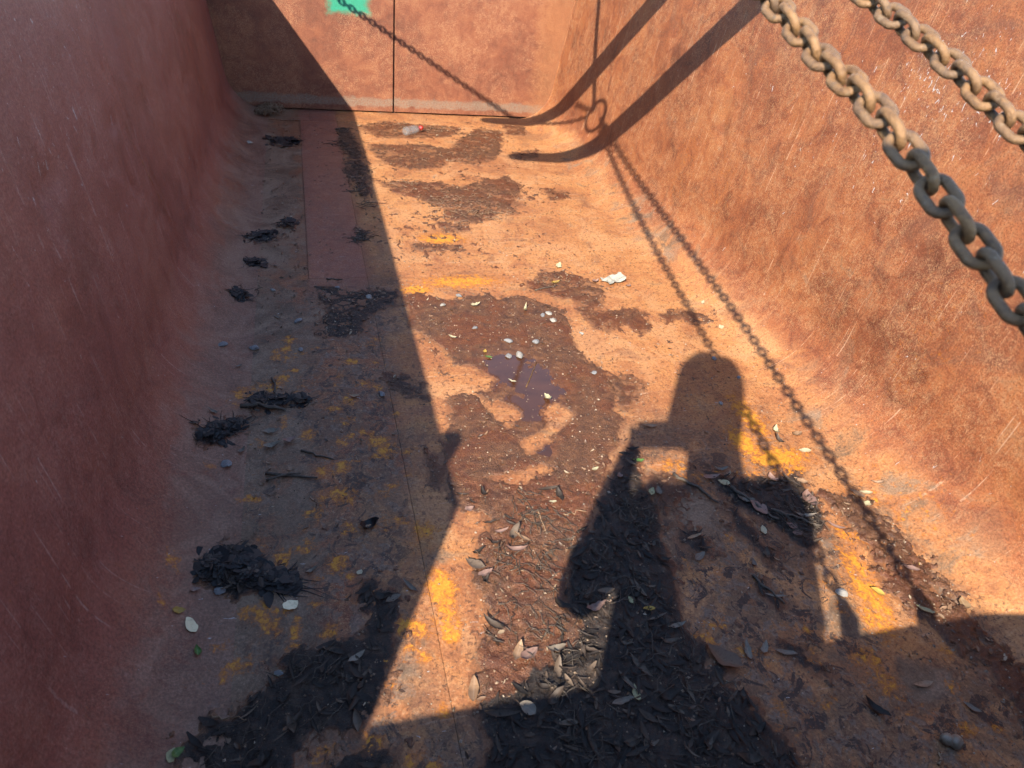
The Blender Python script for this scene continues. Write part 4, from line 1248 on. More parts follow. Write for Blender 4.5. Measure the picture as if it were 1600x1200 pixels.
PEB = [
    (-0.286, 2.055, .016, STONE, 'grey pebble beside the left curve, leftmost of the row of shaded pebbles'),
    (-0.192, 2.054, .019, STONE, 'large grey pebble right of the leftmost shaded pebble'),
    (-0.053, 2.214, .018, STONE, 'blue-grey pebble standing above the others in the left shade'),
    (-0.048, 2.033, .012, STONE, 'small grey pebble beside a rust spot in the left shade'),
    (-0.140, 2.447, .012, STONE_L, 'small pale pebble in the upper part of the left shade'),
    (0.091, 2.454, .012, STONE, 'pale grey pebble on the left end of the dark stain by the floor seam'),
    (0.200, 2.372, .016, STONE_L, 'pale pebble on the dark stain by the floor seam'),
    (0.185, 1.759, .015, STONE, 'grey pebble just left of the long floor seam'),
    (-0.241, 1.491, .017, STONE, 'grey pebble left of the crossed twigs'),
    (0.465, 2.287, .012, STONE_L, 'pale pebble at the upper left of the sunlit mud'),
    (0.540, 2.362, .015, STONE, 'dark pebble on the upper edge of the sunlit mud'),
    (0.548, 2.115, .013, STONE, 'brownish pebble in the upper sunlit mud'),
    (0.823, 2.186, .013, STONE, 'grey pebble left of two pale pebbles at the right of the sunlit mud'),
    (0.852, 2.198, .013, STONE_L, 'pale pebble, upper one of two at the right of the sunlit mud'),
    (0.853, 2.146, .016, STONE_L, 'pale pebble, lower one of two at the right of the sunlit mud'),
    (0.647, 2.020, .015, STONE, 'brown-grey pebble above the puddle'),
    (0.743, 2.003, .017, STONE, 'angular brown-grey pebble at the upper right of the puddle'),
    (0.626, 1.928, .015, STONE, 'grey pebble in the puddle, left of the white one'),
    (0.663, 1.925, .019, STONE_L, 'white-grey angular pebble in the puddle'),
    (0.933, 2.053, .011, STONE_L, 'tiny pale pebble right of the sunlit mud'),
    (0.890, 1.798, .012, STONE, 'small dark pebble on bare floor right of the sunlit mud'),
    (1.369, 1.846, .011, STONE, 'dark pebble at the top of the head shadow'),
    (1.400, 1.726, .010, STONE, 'small pebble at the right edge of the head shadow'),
    (1.257, 1.591, .011, STONE_L, 'pale pebble inside the head shadow'),
    (1.177, 0.838, .016, STONE_L, 'white pebble beside the lower end of the left chain shadow'),
    (-0.108, 0.866, .011, STONE, 'small greenish pebble on the lower left litter'),
    (-0.230, 1.083, .014, STONE, 'grey pebble under the black feathery clump'),
]
for k, (x, y, r, m, lab) in enumerate(PEB):
    me = pebble_mesh(k); me.materials.append(m)
    o = bpy.data.objects.new('pebble', me); COL.objects.link(o)
    o.scale = (r * random.uniform(.95, 1.25), r * random.uniform(.65, .9), r * .5)
    o.rotation_euler = (0, 0, random.uniform(0, 3))
    o.location = (x, y, mud_height(x, y) + r * .28)
    tag(o, lab, 'pebble')

# fine gravel specks all over the floor
gm = NT('grit'); GRIT = gm.fin(gm.ramp(gm.island(), [(0, (.10, .07, .05)), (.5, (.30, .20, .13)), (.85, (.36, .25, .16)), (1, (.52, .42, .31))]), .7)
V = []; F = []
for x, y in litter_points(5200, lambda i, j: .35 + .65 * float(HH[i, j] > .0005) * (1 - .7 * WET[i, j]), -.22, 1.5, .42, 3.4, 1.4):
    r = random.uniform(.0008, .0034) * (1. if random.random() < .9 else 1.5); z = mud_height(x, y); b = len(V); t = random.uniform(0, 6)
    for k in range(4):
        V.append((x + r * math.cos(t + k * 1.57) * random.uniform(.7, 1.3), y + r * math.sin(t + k * 1.57) * random.uniform(.7, 1.3), z - .0004))
    V.append((x, y, z + r * .9))
    F += [(b, b + 1, b + 4), (b + 1, b + 2, b + 4), (b + 2, b + 3, b + 4), (b + 3, b, b + 4)]
tag(mesh_obj('grit', V, F, GRIT), 'fine grit and rust flakes sprinkled over the floor', 'grit', kind='stuff')


# ------------------------------------------------------------------ twigs and strands
def tube_geo(path, radii, seg=6):
    P = [Vector(p) for p in path]; V = []; F = []
    u = None
    for i, p in enumerate(P):
        t = (P[min(i + 1, len(P) - 1)] - P[max(i - 1, 0)]).normalized()
        u = t.orthogonal().normalized() if u is None else (u - t * u.dot(t)).normalized()
        w = t.cross(u)
        for k in range(seg):
            a = 2 * math.pi * k / seg
            V.append(p + radii[i] * (math.cos(a) * u + math.sin(a) * w))
    for i in range(len(P) - 1):
        for k in range(seg):
            F.append((i * seg + k, i * seg + (k + 1) % seg, (i + 1) * seg + (k + 1) % seg, (i + 1) * seg + k))
    F.append(tuple(range(seg - 1, -1, -1))); F.append(tuple((len(P) - 1) * seg + k for k in range(seg)))
    return V, F


def twig(name, p0, p1, r, mat, label, cat='twig', bend=.006, n=9, lift=.0):
    path = []; rad = []
    for i in range(n):
        t = i / (n - 1)
        x = p0[0] + (p1[0] - p0[0]) * t + random.uniform(-bend, bend) * (0 < i < n - 1)
        y = p0[1] + (p1[1] - p0[1]) * t + random.uniform(-bend, bend) * (0 < i < n - 1)
        path.append((x, y, mud_height(x, y) + r + lift * math.sin(math.pi * t)))
        rad.append(r * (1 - .45 * t) * random.uniform(.85, 1.15))
    V, F = tube_geo(path, rad)
    return tag(mesh_obj(name, V, F, mat, None, True), label, cat)


twig('twig', (-0.219, 1.740), (-0.094, 1.709), .0065, TWIG, 'thick knobbly bark twig lying in the left shade', bend=.004, lift=.006)
twig('twig', (-0.135, 1.878), (-0.119, 1.758), .0040, TWIG, 'short stub of twig leaning over the bark twig', lift=.004)
twig('twig', (-0.145, 1.448), (-0.017, 1.413), .0042, TWIG, 'longer one of two crossed twigs in the left shade', bend=.002)
twig('twig', (-0.143, 1.421), (-0.058, 1.436), .0036, TWIG, 'shorter one of two crossed twigs in the left shade', bend=.002, lift=.007)
twig('twig', (-0.056, 1.528), (0.028, 1.480), .0030, TWIG, 'thin dark twig below the pale crumpled leaves', bend=.004)
twig('twig', (0.055, 2.524), (0.114, 2.516), .0035, TWIG, 'straight twig along the cross seam in the shade')
twig('twig', (0.853, 2.386), (0.954, 2.418), .0030, TWIG, 'thin straight twig under the debris left of the paper scrap', bend=.001)
twig('twig', (0.946, 1.293), (1.021, 1.167), .0050, TWIG, 'long dark twig slanting through the figure shadow', bend=.006)
twig('twig', (1.082, 1.213), (1.152, 1.080), .0050, TWIG, 'dark twig above the broad pink leaf', bend=.006)
twig('twig', (1.155, 1.116), (1.259, 1.041), .0045, TWIG, 'dark twig running to the right edge of the figure shadow', bend=.006)
twig('twig', (0.984, 0.925), (1.016, 0.834), .0040, TWIG, 'dark split twig on bare steel in the lower figure shadow', bend=.004)
twig('twig', (0.522, 1.211), (0.521, 1.140), .0022, GRASSM, 'thin pale stalk on the lower sunlit mud', bend=.001)
twig('twig', (0.585, 1.190), (0.647, 1.192), .0020, GRASSM, 'curved pale stalk at the right of the lower sunlit mud', bend=.006)
twig('twig', (0.639, 1.747), (0.712, 1.881), .0022, plain('reflection_streak', (.14, .07, .02), (.22, .11, .03), 60), 'short brown stem standing in for a reflected streak in the puddle', bend=.001)  # added stem that imitates a brown reflection in the water
twig('twig', (-0.227, 0.801), (-0.165, 0.779), .0016, GRASSM, 'pale thin root on top of the lower left litter', bend=.004)
twig('twig', (1.110, 0.439), (1.136, 0.459), .0030, GRASSM, 'short pale stalk below the pair of nuts')


def strands(name, pts, mat, label, cat, n, rad, length, r, height, kind=None, flat=.3):
    """a tuft: many bent thin blades round the given places"""
    V = []; F = []
    for _ in range(n):
        cx, cy, cr = random.choice(pts)
        a = random.uniform(0, 6.28); q = cr * math.sqrt(random.random())
        x = cx + q * math.cos(a); y = cy + q * math.sin(a)
        L = length * random.uniform(.5, 1.2); d = random.uniform(0, 6.28)
        h = height * random.uniform(.2, 1.)
        z = mud_height(x, y)
        path = []
        for i in range(5):
            t = i / 4
            path.append((x + L * (t - .5) * math.cos(d) + random.uniform(-.1, .1) * L, y + L * (t - .5) * math.sin(d) + random.uniform(-.1, .1) * L,
                         z + r + h * math.sin(math.pi * (t * .85 + .1)) + random.uniform(0, height * flat)))
        v, f = tube_geo(path, [r * k for k in (1, 1, .9, .8, .4)], 3)
        b = len(V)
        V += v; F += [tuple(k + b for k in q) for q in f]
    o = mesh_obj(name, V, F, mat, None, True)
    return tag(o, label, cat, None, kind)


BLACKM = plain('black_fibre', (.020, .020, .024), (.060, .056, .060), 200, .6, .25)
def clump(name, pts, label, n, tail):
    """matted clump: short fibres lying flat along its length, with a few long strands trailing off"""
    V = []; F = []
    d0 = math.atan2(tail[1][1] - tail[0][1], tail[1][0] - tail[0][0])
    for k in range(n):
        cx, cy, cr = random.choice(pts)
        a = random.uniform(0, 6.28); q = cr * math.sqrt(random.random())
        x = cx + q * math.cos(a); y = cy + q * math.sin(a)
        d = d0 + random.gauss(0, .8); L = random.uniform(.02, .06); r = random.uniform(.0008, .0022)
        path = [(x + L * t * math.cos(d + .5 * t), y + L * t * math.sin(d + .5 * t), mud_height(x + L * t * math.cos(d), y + L * t * math.sin(d)) + r * .6) for t in (0, .33, .66, 1)]
        v, f = tube_geo(path, [r, r, r * .8, r * .2], 4)
        b = len(V); V += v; F += [tuple(i + b for i in g) for g in f]
    for k in range(8):
        s0 = random.uniform(-.014, .014); sp = random.gauss(0, .025); u = random.uniform(.35, 1.05) ** 1.3; r = random.uniform(.001, .0028)
        cvv = random.uniform(-.02, .02)
        path = []
        for t in (0, .25, .5, .75, 1):
            x = tail[0][0] + (tail[1][0] - tail[0][0]) * t * u - math.sin(d0) * (s0 + sp * t + cvv * math.sin(3.1 * t))
            y = tail[0][1] + (tail[1][1] - tail[0][1]) * t * u + math.cos(d0) * (s0 + sp * t + cvv * math.sin(3.1 * t))
            path.append((x, y, mud_height(x, y) + r))
        v, f = tube_geo(path, [r, r, r * .9, r * .6, r * .2], 4)
        b = len(V); V += v; F += [tuple(i + b for i in g) for g in f]
    return tag(mesh_obj(name, V, F, BLACKM, None, True), label, 'debris')


scm = NT('black_scrap')
_c = scm.ramp(scm.island(), [(0, (.016, .016, .018)), (.6, (.040, .034, .032)), (.9, (.075, .052, .042)), (1, (.16, .12, .09))])
SCRAP = scm.fin(_c, .6, spec=.2)


def scraps(pts, label, n, big=1., high=.010, strands_n=10):
    """ragged clump of rotten scraps lying flat on each other, thinning out to crumbs"""
    V = []; F = []
    for k in range(n):
        cx, cy, cr = random.choice(pts)
        a = random.uniform(0, 6.28); q = abs(random.gauss(0, .55))
        x = cx + 1.25 * cr * q * math.cos(a); y = cy + 1.25 * cr * q * math.sin(a)
        L = big * random.uniform(.006, .026); W = L * random.uniform(.25, .8)
        z = mud_height(x, y) + random.uniform(0, high) * max(0, 1 - q) + .001
        rot = random.uniform(0, 6.28); tx = random.gauss(0, .25); ty = random.gauss(0, .25)
        b = len(V); m = 6
        V.append((x, y, z + random.uniform(0, .002)))
        for i in range(m):
            t = 6.28319 * i / m; rr = random.uniform(.6, 1.15)
            px = L * rr * math.cos(t); py = W * rr * math.sin(t)
            V.append((x + px * math.cos(rot) - py * math.sin(rot), y + px * math.sin(rot) + py * math.cos(rot), z + px * tx * .6 + py * ty + random.uniform(-.001, .001)))
        F += [(b, b + 1 + i, b + 1 + (i + 1) % m) for i in range(m)]
    for k in range(strands_n):
        cx, cy, cr = random.choice(pts)
        x = cx + random.gauss(0, cr * .6); y = cy + random.gauss(0, cr * .6); d = random.uniform(0, 6.28); L = random.uniform(.03, .08); r = random.uniform(.0007, .0014); cv = random.uniform(-1.2, 1.2)
        path = [(x + L * t * math.cos(d + cv * t), y + L * t * math.sin(d + cv * t), mud_height(x + L * t * math.cos(d + cv * t), y + L * t * math.sin(d + cv * t)) + r + .002) for t in (0, .25, .5, .75, 1)]
        v, f = tube_geo(path, [r, r, r, r * .8, r * .4], 3)
        b = len(V); V += v; F += [tuple(i + b for i in g) for g in f]
    return tag(mesh_obj('debris_clump', V, F, SCRAP, None, False), label, 'debris')


scraps([(-0.252, 1.154, .025), (-0.234, 1.172, .035), (-0.193, 1.150, .045), (-0.159, 1.123, .035), (-0.125, 1.097, .03), (-0.091, 1.084, .02)],
       'large black matted clump in the left shade, tapering to a stringy end', 420, 1., .014, 8)
clump('trailing_strands', [(-0.118, 1.096, .02), (-0.091, 1.084, .02)], 'stringy black tail trailing from the large matted clump', 50, ((-0.138, 1.110), (-0.000, 1.034)))
scraps([(-0.284, 1.597, .035), (-0.264, 1.631, .03), (-0.233, 1.656, .025)], 'tangled black clump of rotting grass beside the left curve', 260, .8, .016, 30)
scraps([(-0.169, 1.767, .03), (-0.107, 1.760, .03), (-0.053, 1.754, .02)], 'black debris behind the bark twig', 200, .8, .010, 16)
scraps([(-0.200, 2.923, .05), (-0.162, 2.936, .03)], 'flat black clump in the far left shade', 120, 1.2, .008, 8)
scraps([(-0.084, 3.063, .03)], 'small black clump just beyond the flat black clump', 60, 1.2, .006, 5)
scraps([(-0.210, 2.675, .03)], 'small black clump just nearer than the flat black clump', 60, 1.2, .006, 5)
scraps([(-0.253, 2.410, .035)], 'dark frayed clump beside the curve at the cross seam', 70, 1.1, .010, 10)
scraps([(-0.115, 4.224, .06), (-0.046, 4.207, .04)], 'dark dry clump near the tail doors in the shade', 90, 1.5, .006, 10)
strands('dry_grass_tuft', [(-0.174, 4.770, .07), (-0.210, 4.719, .04)], GRASSM, 'tuft of dry brown grass in the left corner by the tail door', 'grass tuft', 160, 0, .09, .0016, .05)
strands('fibre_debris', [(0.251, 4.444, .06), (0.277, 4.031, .07), (0.290, 3.771, .06), (0.227, 3.578, .07), (0.248, 3.446, .05), (0.259, 3.281, .05), (0.199, 4.194, .06), (0.233, 2.916, .04), (0.203, 2.884, .03)], TWIG,
        'dark stringy plant debris along the far shadow edge', 'debris', 120, 0, .07, .0013, .004, kind='stuff')
strands('straw_debris', [(0.812, 3.373, .15), (0.665, 3.287, .12), (0.863, 3.167, .1), (0.729, 3.128, .1), (1.197, 4.411, .12), (0.512, 3.543, .1), (0.759, 4.010, .15), (0.968, 2.462, .07), (0.578, 4.615, .08), (0.816, 4.573, .1)], GRASSM,
        'dry straw and stalks caught in the far sunlit mud', 'debris', 170, 0, .05, .0011, .008, kind='stuff')
strands('root_debris', [(0.505, 1.214, .07), (0.535, 1.143, .08), (0.414, 1.059, .07), (0.479, 1.010, .08), (0.398, 0.883, .08), (0.471, 0.838, .06)], TWIG,
        'thin dark roots tangled in the lower sunlit mud', 'debris', 170, 0, .045, .0010, .006, kind='stuff')
strands('straw_debris', [(0.688, 0.720, .12), (0.630, 0.985, .10), (0.430, 0.632, .1), (0.677, 0.583, .12), (0.792, 1.171, .07), (-0.057, 0.819, .08), (-0.169, 0.740, .08), (1.209, 1.060, .06)], TWIG,
        'thin dark stalks tangled in the black litter', 'debris', 200, 0, .06, .0011, .010, kind='stuff')

# pair of nuts / snail shells at lower right
nutm = plain('nut_shell', (.20, .15, .10), (.42, .34, .25), 60, .55)
for x, y, r, lab in ((1.160, 0.474, .014, 'left one of two round brown nuts in the shaded lower right corner'), (1.173, 0.465, .015, 'right one of two round brown nuts in the shaded lower right corner')):
    V = []; F = []
    prof_ = [(0, -1), (.5, -.86), (.86, -.5), (1, 0), (.9, .42), (.62, .74), (.40, .80), (.34, .92), (0, 1.0)]
    for i, (q, z) in enumerate(prof_):
        for k in range(12):
            a = 6.2832 * k / 12
            V.append((r * q * math.cos(a) * (1 + .06 * math.sin(3 * a)), r * q * math.sin(a), r * z * .9))
    for i in range(len(prof_) - 1):
        for k in range(12): F.append((i * 12 + k, i * 12 + (k + 1) % 12, (i + 1) * 12 + (k + 1) % 12, (i + 1) * 12 + k))
    o = mesh_obj('nut', V, F, nutm, None, True)
    o.location = (x, y, mud_height(x, y) + r * .8); o.rotation_euler = (.9, .4, random.uniform(0, 6))
    tag(o, lab, 'nut')

# torn paper scrap, printed with a pale blue mark
pm = NT('paper_scrap')
q = pm.uv(); nn = pm.noise(q, 6, 4)
PAPER = pm.fin(pm.mix(pm.rng(nn, .58, .66), (.50, .47, .38), (.30, .40, .44)), .7)
V = []; F = []; UV = []
for i in range(7):
    for j in range(6):
        x = -.045 + .09 * i / 6; y = -.03 + .06 * j / 5
        k = (i in (0, 6)) or (j in (0, 5))
        V.append((x + k * random.uniform(-.006, .006), y + k * random.uniform(-.006, .006), .010 + random.uniform(-.004, .006) + .012 * (i / 6) ** 2)); UV.append((x * 20, y * 20))
for i in range(6):
    for j in range(5): a = i * 6 + j; F.append((a, a + 6, a + 7, a + 1))
o = mesh_obj('paper_scrap', V, F, PAPER, None, False, UV)
sm = o.modifiers.new('thick', 'SOLIDIFY'); sm.thickness = .0006
o.location = (1.213, 2.450, mud_height(1.213, 2.450)); o.rotation_euler = (0, 0, .25)
tag(o, 'crumpled white paper scrap with a bluish print in the middle of the floor', 'paper')
# white chip near the left curve
o = mesh_obj('paper_chip', [(-.02, -.01, .002), (.015, -.012, .004), (.024, .004, .003), (.0, .012, .010), (-.018, .008, .004)], [(0, 1, 2, 3, 4)], PAPER, None, False, [(0, 0)] * 5)
sm = o.modifiers.new('thick', 'SOLIDIFY'); sm.thickness = .0008
o.location = (-0.283, 4.118, mud_height(-0.283, 4.118)); tag(o, 'small white paper chip beside the far left curve', 'paper')

# plastic bottle with a red cap
bt = empty('plastic_bottle', (0.642, 4.408, mud_height(0.642, 4.408) + .028))
bt.rotation_euler = (R_(90), 0, R_(128))
bt.scale = (.85, .85, .85)
tag(bt, 'crushed clear plastic bottle with a red cap near the tail doors', 'bottle')
pl_ = NT('clear_plastic'); pl_.b.inputs['Alpha'].default_value = .22
PLAST = pl_.fin((.50, .54, .54), .10, spec=.6)


def lathe(name, pr, mat, parent, seg=20):
    V = []; F = []
    for r, z in pr:
        for k in range(seg):
            a = 6.28319 * k / seg; V.append((r * math.cos(a), r * math.sin(a) * .92, z))
    for i in range(len(pr) - 1):
        for k in range(seg): F.append((i * seg + k, i * seg + (k + 1) % seg, (i + 1) * seg + (k + 1) % seg, (i + 1) * seg + k))
    return mesh_obj(name, V, F, mat, parent, True)


body = lathe('bottle_body', [(.004, -.068), (.026, -.070), (.032, -.062), (.033, -.04), (.030, -.025), (.033, -.012), (.031, .005), (.033, .02), (.030, .04), (.020, .062), (.0135, .074), (.0135, .088)], PLAST, bt)
lathe('bottle_cap', [(.0, .087), (.016, .087), (.0165, .092), (.0165, .104), (.015, .107), (.0, .1075)], plain('red_cap', (.62, .03, .02), (.72, .06, .04), 20, .4), bt)


# ------------------------------------------------------------------ chains
def link_mesh(d=.0100, pitch=.0300, width=.0345, ns=28, nr=10):
    rc = (width - d) / 2                     # radius of the bends
    st = (pitch + d - 2 * rc) / 2            # half length of straight part (centre line)
    st = max((pitch + d) / 2 - rc, .001)
    C = []
    for i in range(ns):
        t = i / ns
        if t < .5:
            a = math.pi * (t / .5) - math.pi / 2
            C.append((st + rc * math.cos(a), rc * math.sin(a)))
        else:
            a = math.pi * ((t - .5) / .5) + math.pi / 2
            C.append((-st + rc * math.cos(a), rc * math.sin(a)))
    V = []; F = []
    for i, (x, y) in enumerate(C):
        x0, y0 = C[i - 1]; x1, y1 = C[(i + 1) % ns]
        t = Vector((x1 - x0, y1 - y0, 0)).normalized(); nrm = Vector((t.y, -t.x, 0))
        for k in range(nr):
            a = 2 * math.pi * k / nr
            r = d / 2
            V.append(Vector((x, y, 0)) + r * (math.cos(a) * nrm + math.sin(a) * Vector((0, 0, 1))))
    for i in range(ns):
        for k in range(nr):
            F.append((i * nr + k, ((i + 1) % ns) * nr + k, ((i + 1) % ns) * nr + (k + 1) % nr, i * nr + (k + 1) % nr))
    me = bpy.data.meshes.new('link')
    me.from_pydata(V, [], F)
    me.polygons.foreach_set('use_smooth', [True] * len(F))
    me.materials.append(CHAIN)
    me.update()
    return me


LINK = link_mesh()
PITCH = .0300


def smooth_path(pts, n=400):
    """Catmull-Rom through points"""
    P = [Vector(p) for p in pts]
    P = [2 * P[0] - P[1]] + P + [2 * P[-1] - P[-2]]
    out = []
    for i in range(1, len(P) - 2):
        m = max(4, int(n * (P[i + 1] - P[i]).length / 2.5))
        for j in range(m):
            t = j / m
            a, b, c, d = P[i - 1:i + 3]
            out.append(.5 * ((2 * b) + (c - a) * t + (2 * a - 5 * b + 4 * c - d) * t * t + (3 * b - a - 3 * c + d) * t ** 3))
    out.append(P[-2])
    return out


def chain(name, pts, label, phase=.785, wob=.08):
    root = empty(name, pts[0])
    tag(root, label, 'chain', None)
    path = smooth_path(pts)
    s = [0.]
    for a, b in zip(path[:-1], path[1:]): s.append(s[-1] + (b - a).length)
    n = int(s[-1] / PITCH)
    X = np.array([[p.x, p.y, p.z] for p in path]); S = np.array(s)
    def at(d): return Vector([float(np.interp(d, S, X[:, k])) for k in range(3)])
    inv = Matrix.Translation(-Vector(pts[0]))
    for i in range(n):
        d = (i + .5) * PITCH
        p = at(d); t = (at(min(d + .01, s[-1])) - at(max(d - .01, 0))).normalized()
        side = t.cross(Vector((0, 0, 1))).normalized(); up = side.cross(t)
        a = phase + (math.pi / 2) * (i % 2) + random.uniform(-wob, wob)
        yv = math.cos(a) * side + math.sin(a) * up
        zv = t.cross(yv)
        o = bpy.data.objects.new('link', LINK)
        COL.objects.link(o)
        o.parent = root
        M = Matrix((t, yv, zv)).transposed().to_4x4()
        M.translation = p
        o.matrix_parent_inverse = inv
        o.matrix_basis = M
    return root


RING = Vector((.632, 2.405, 1.660))
chain('chain', [(.553, FRONT_Y - .02, .815), (.555, .10, .950), (.556, .384, 1.063), (.551, .490, 1.108), (.547, .617, 1.159), (.554, .735, 1.184), (.560, .820, 1.207), (.575, 1.30, 1.335), (.600, 1.85, 1.490), RING + Vector((0, -.09, -.04))],
      'rusty tan steel chain, left one of the two slanting across the upper right', .55)
chain('chain', [(.765, FRONT_Y - .02, .815), (.748, .10, .962), (.738, .420, 1.085), (.735, .614, 1.147), (.728, .717, 1.183), (.725, .828, 1.214), (.722, .889, 1.229), (.705, 1.30, 1.335), (.670, 1.85, 1.490), RING + Vector((.02, -.09, -.04))],
      'rusty tan steel chain, right one of the two in the upper right corner', .60)
chain('chain', [RING + Vector((-.02, .09, -.01)), (.10, 3.60, 1.375), (-.515, DOOR_Y - .07, 1.115)],
      'rusty chain leg from the ring to the left tail corner, shadow crossing the doors')
chain('chain', [RING + Vector((.03, .09, -.01)), (1.15, 3.45, 1.38), (1.765, DOOR_Y - .24, 1.23)],
      'rusty chain leg from the ring to the right tail corner')

# ------------------------------------------------------------------ master ring and its lashing on the forks
def torus(name, c, R, r, rot, mat, parent=None):
    V = []; F = []
    for i in range(40):
        a = 6.28319 * i / 40
        for k in range(12):
            b = 6.28319 * k / 12
            v = Vector(((R + r * math.cos(b)) * math.cos(a), (R + r * math.cos(b)) * math.sin(a) * 1.15, r * math.sin(b)))
            V.append(v)
    for i in range(40):
        for k in range(12): F.append((i * 12 + k, ((i + 1) % 40) * 12 + k, ((i + 1) % 40) * 12 + (k + 1) % 12, i * 12 + (k + 1) % 12))
    o = mesh_obj(name, V, F, mat, parent, True)
    o.location = c; o.rotation_euler = rot
    return o


ring_q = Vector((-.15, -.70, .70)).to_track_quat('Z', 'Y')
tag(torus('master_ring', RING, .070, .010, ring_q.to_euler(), CHAIN), 'large steel ring that gathers the four chain legs between the forks', 'ring')

# ------------------------------------------------------------------ fork lift carriage beside the skip
FZ = 1.69
lift = empty('forklift_mast', (2.10, 2.47, -.06))
tag(lift, 'forklift mast beside the right wall holding two long steel forks over the skip', 'forklift')
LINV = Matrix.Translation(-Vector((2.10, 2.47, -.06)))


def onlift(o):
    o.parent = lift; o.matrix_parent_inverse = LINV
    return o


for yc, xt, w in ((2.098, -.075, .146), (2.836, -.078, .146)):
    V = []; F = []
    st = [(xt, .30, .010), (xt + .02, .62, .014), (xt + .10, .90, .022), (xt + .35, 1., .034), (xt + .7, 1., .045), (1.86, 1., .050), (1.93, 1., .058)]
    for x, k, t in st:
        V += [(x, yc - w * k / 2, FZ), (x, yc + w * k / 2, FZ), (x, yc + w * k / 2, FZ - t), (x, yc - w * k / 2, FZ - t)]
    for i in range(len(st) - 1):
        for k in range(4): F.append((i * 4 + k, i * 4 + (k + 1) % 4, (i + 1) * 4 + (k + 1) % 4, (i + 1) * 4 + k))
    F.append((3, 2, 1, 0)); m = (len(st) - 1) * 4; F.append((m, m + 1, m + 2, m + 3))
    onlift(bevel_obj(mesh_obj('fork', V, F, FORKM), .004))
    onlift(box('fork_shank', 1.931, 1.985, yc - w / 2, yc + w / 2, FZ - .057, FZ + .55, FORKM))
for z in (FZ + .02, FZ + .40):
    onlift(box('carriage_bar', 1.988, 2.03, 1.92, 3.02, z, z + .10, MASTM))
for yc in (2.10, 2.84):
    onlift(box('mast_channel', 2.034, 2.14, yc - .05, yc + .05, -.058, 2.55, MASTM))
onlift(box('mast_crosshead', 2.05, 2.12, 2.152, 2.788, 2.42, 2.52, MASTM))
onlift(box('mast_foot', 2.00, 3.2, 1.95, 2.99, -.055, .35, plain('truck_paint', (.55, .30, .03), (.62, .36, .05), 5, .4)))


# lashing chains that hold the ring between the two forks
for yc, sgn in ((2.098, -1), (2.836, 1)):
    chain('lashing_chain', [RING + Vector((0, sgn * .075, .012)), (RING.x, yc - sgn * .075, FZ - .055)],
          'short lashing chain from the ring to the %s fork' % ('nearer' if sgn < 0 else 'farther'))


# ------------------------------------------------------------------ the photographer, standing outside the front board
AL = Vector((.53587, .84430, 0)); RT = Vector((.84430, -.53587, 0))


def pp(a, b, z): return RT * a + AL * b + Vector((0, 0, z))


caps = []      # (p0, p1, r0, r1, tag)


def cap(p0, p1, r0, r1, t): caps.append((Vector(p0), Vector(p1), r0, r1, t))


JK, TR, SK, SH = 0, 1, 2, 3
# torso
for a0, b0, z0, r0, a1, b1, z1, r1 in ((.15, -.34, .84, .110, .13, -.34, 1.06, .100), (.31, -.32, .84, .115, .32, -.28, 1.06, .105),
                                       (.13, -.34, 1.06, .100, .12, -.34, 1.26, .095), (.32, -.28, 1.06, .105, .35, -.25, 1.28, .105),
                                       (.23, -.32, .85, .12, .23, -.30, 1.27, .10), (.12, -.34, 1.26, .090, .35, -.25, 1.29, .10)):
    cap(pp(a0, b0, z0), pp(a1, b1, z1), r0, r1, JK)
cap(pp(.09, -.35, 1.30), pp(.40, -.25, 1.33), .070, .08, JK)
cap(pp(.235, -.26, 1.36), pp(.190, -.17, 1.52), .078, .072, JK)
# head
cap(pp(.170, -.135, 1.60), pp(.166, -.125, 1.675), .075, .088, SK)
cap(pp(.170, -.095, 1.575), pp(.168, -.085, 1.62), .045, .055, SK)       # jaw and cheeks
cap(pp(.168, -.034, 1.632), pp(.168, -.024, 1.612), .010, .014, SK)      # nose
cap(pp(.135, -.050, 1.655), pp(.150, -.044, 1.655), .013, .013, SK)      # brow
cap(pp(.186, -.044, 1.655), pp(.201, -.050, 1.655), .013, .013, SK)
cap(pp(.155, -.046, 1.578), pp(.181, -.046, 1.578), .009, .009, SK)      # mouth
# right arm, bent across the body up to the phone
cap(pp(.40, -.25, 1.34), pp(.445, -.25, 1.08), .075, .062, JK)
cap(pp(.445, -.25, 1.08), pp(.430, -.22, 1.02), .062, .058, JK)
cap(pp(.430, -.22, 1.02), pp(.205, -.075, 1.155), .055, .036, JK)
cap(pp(.205, -.075, 1.155), pp(.165, -.055, 1.195), .028, .026, SK)
# left arm, elbow out
cap(pp(.08, -.35, 1.31), pp(.0, -.19, 1.06), .070, .064, JK)
cap(pp(.0, -.19, 1.06), pp(-.040, -.085, .905), .064, .060, JK)
cap(pp(-.040, -.075, .905), pp(-.045, -.06, .86), .060, .052, JK)
cap(pp(-.045, -.06, .86), pp(-.034, -.050, 1.12), .056, .040, JK)
cap(pp(-.034, -.050, 1.12), pp(-.030, -.048, 1.19), .030, .028, SK)
# legs
for a, s in ((.145, 1), (.315, -1)):
    cap(pp(a, -.31, .86), pp(a, -.33, .45), .095, .068, TR)
    cap(pp(a, -.33, .45), pp(a, -.38, .06), .066, .048, TR)
    cap(pp(a, -.40, -.005), pp(a + .01, -.21, -.022), .046, .036, SH)

# phone frame directions: the phone's plane is square to the view
mw = cam.matrix_world
vx = Vector((mw[0][0], mw[1][0], mw[2][0])); vy = Vector((mw[0][1], mw[1][1], mw[2][1])); vz = Vector((mw[0][2], mw[1][2], mw[2][2]))


def ph(x, y, z): return CAM + vx * x + vy * y + vz * z      # z grows away from the scene


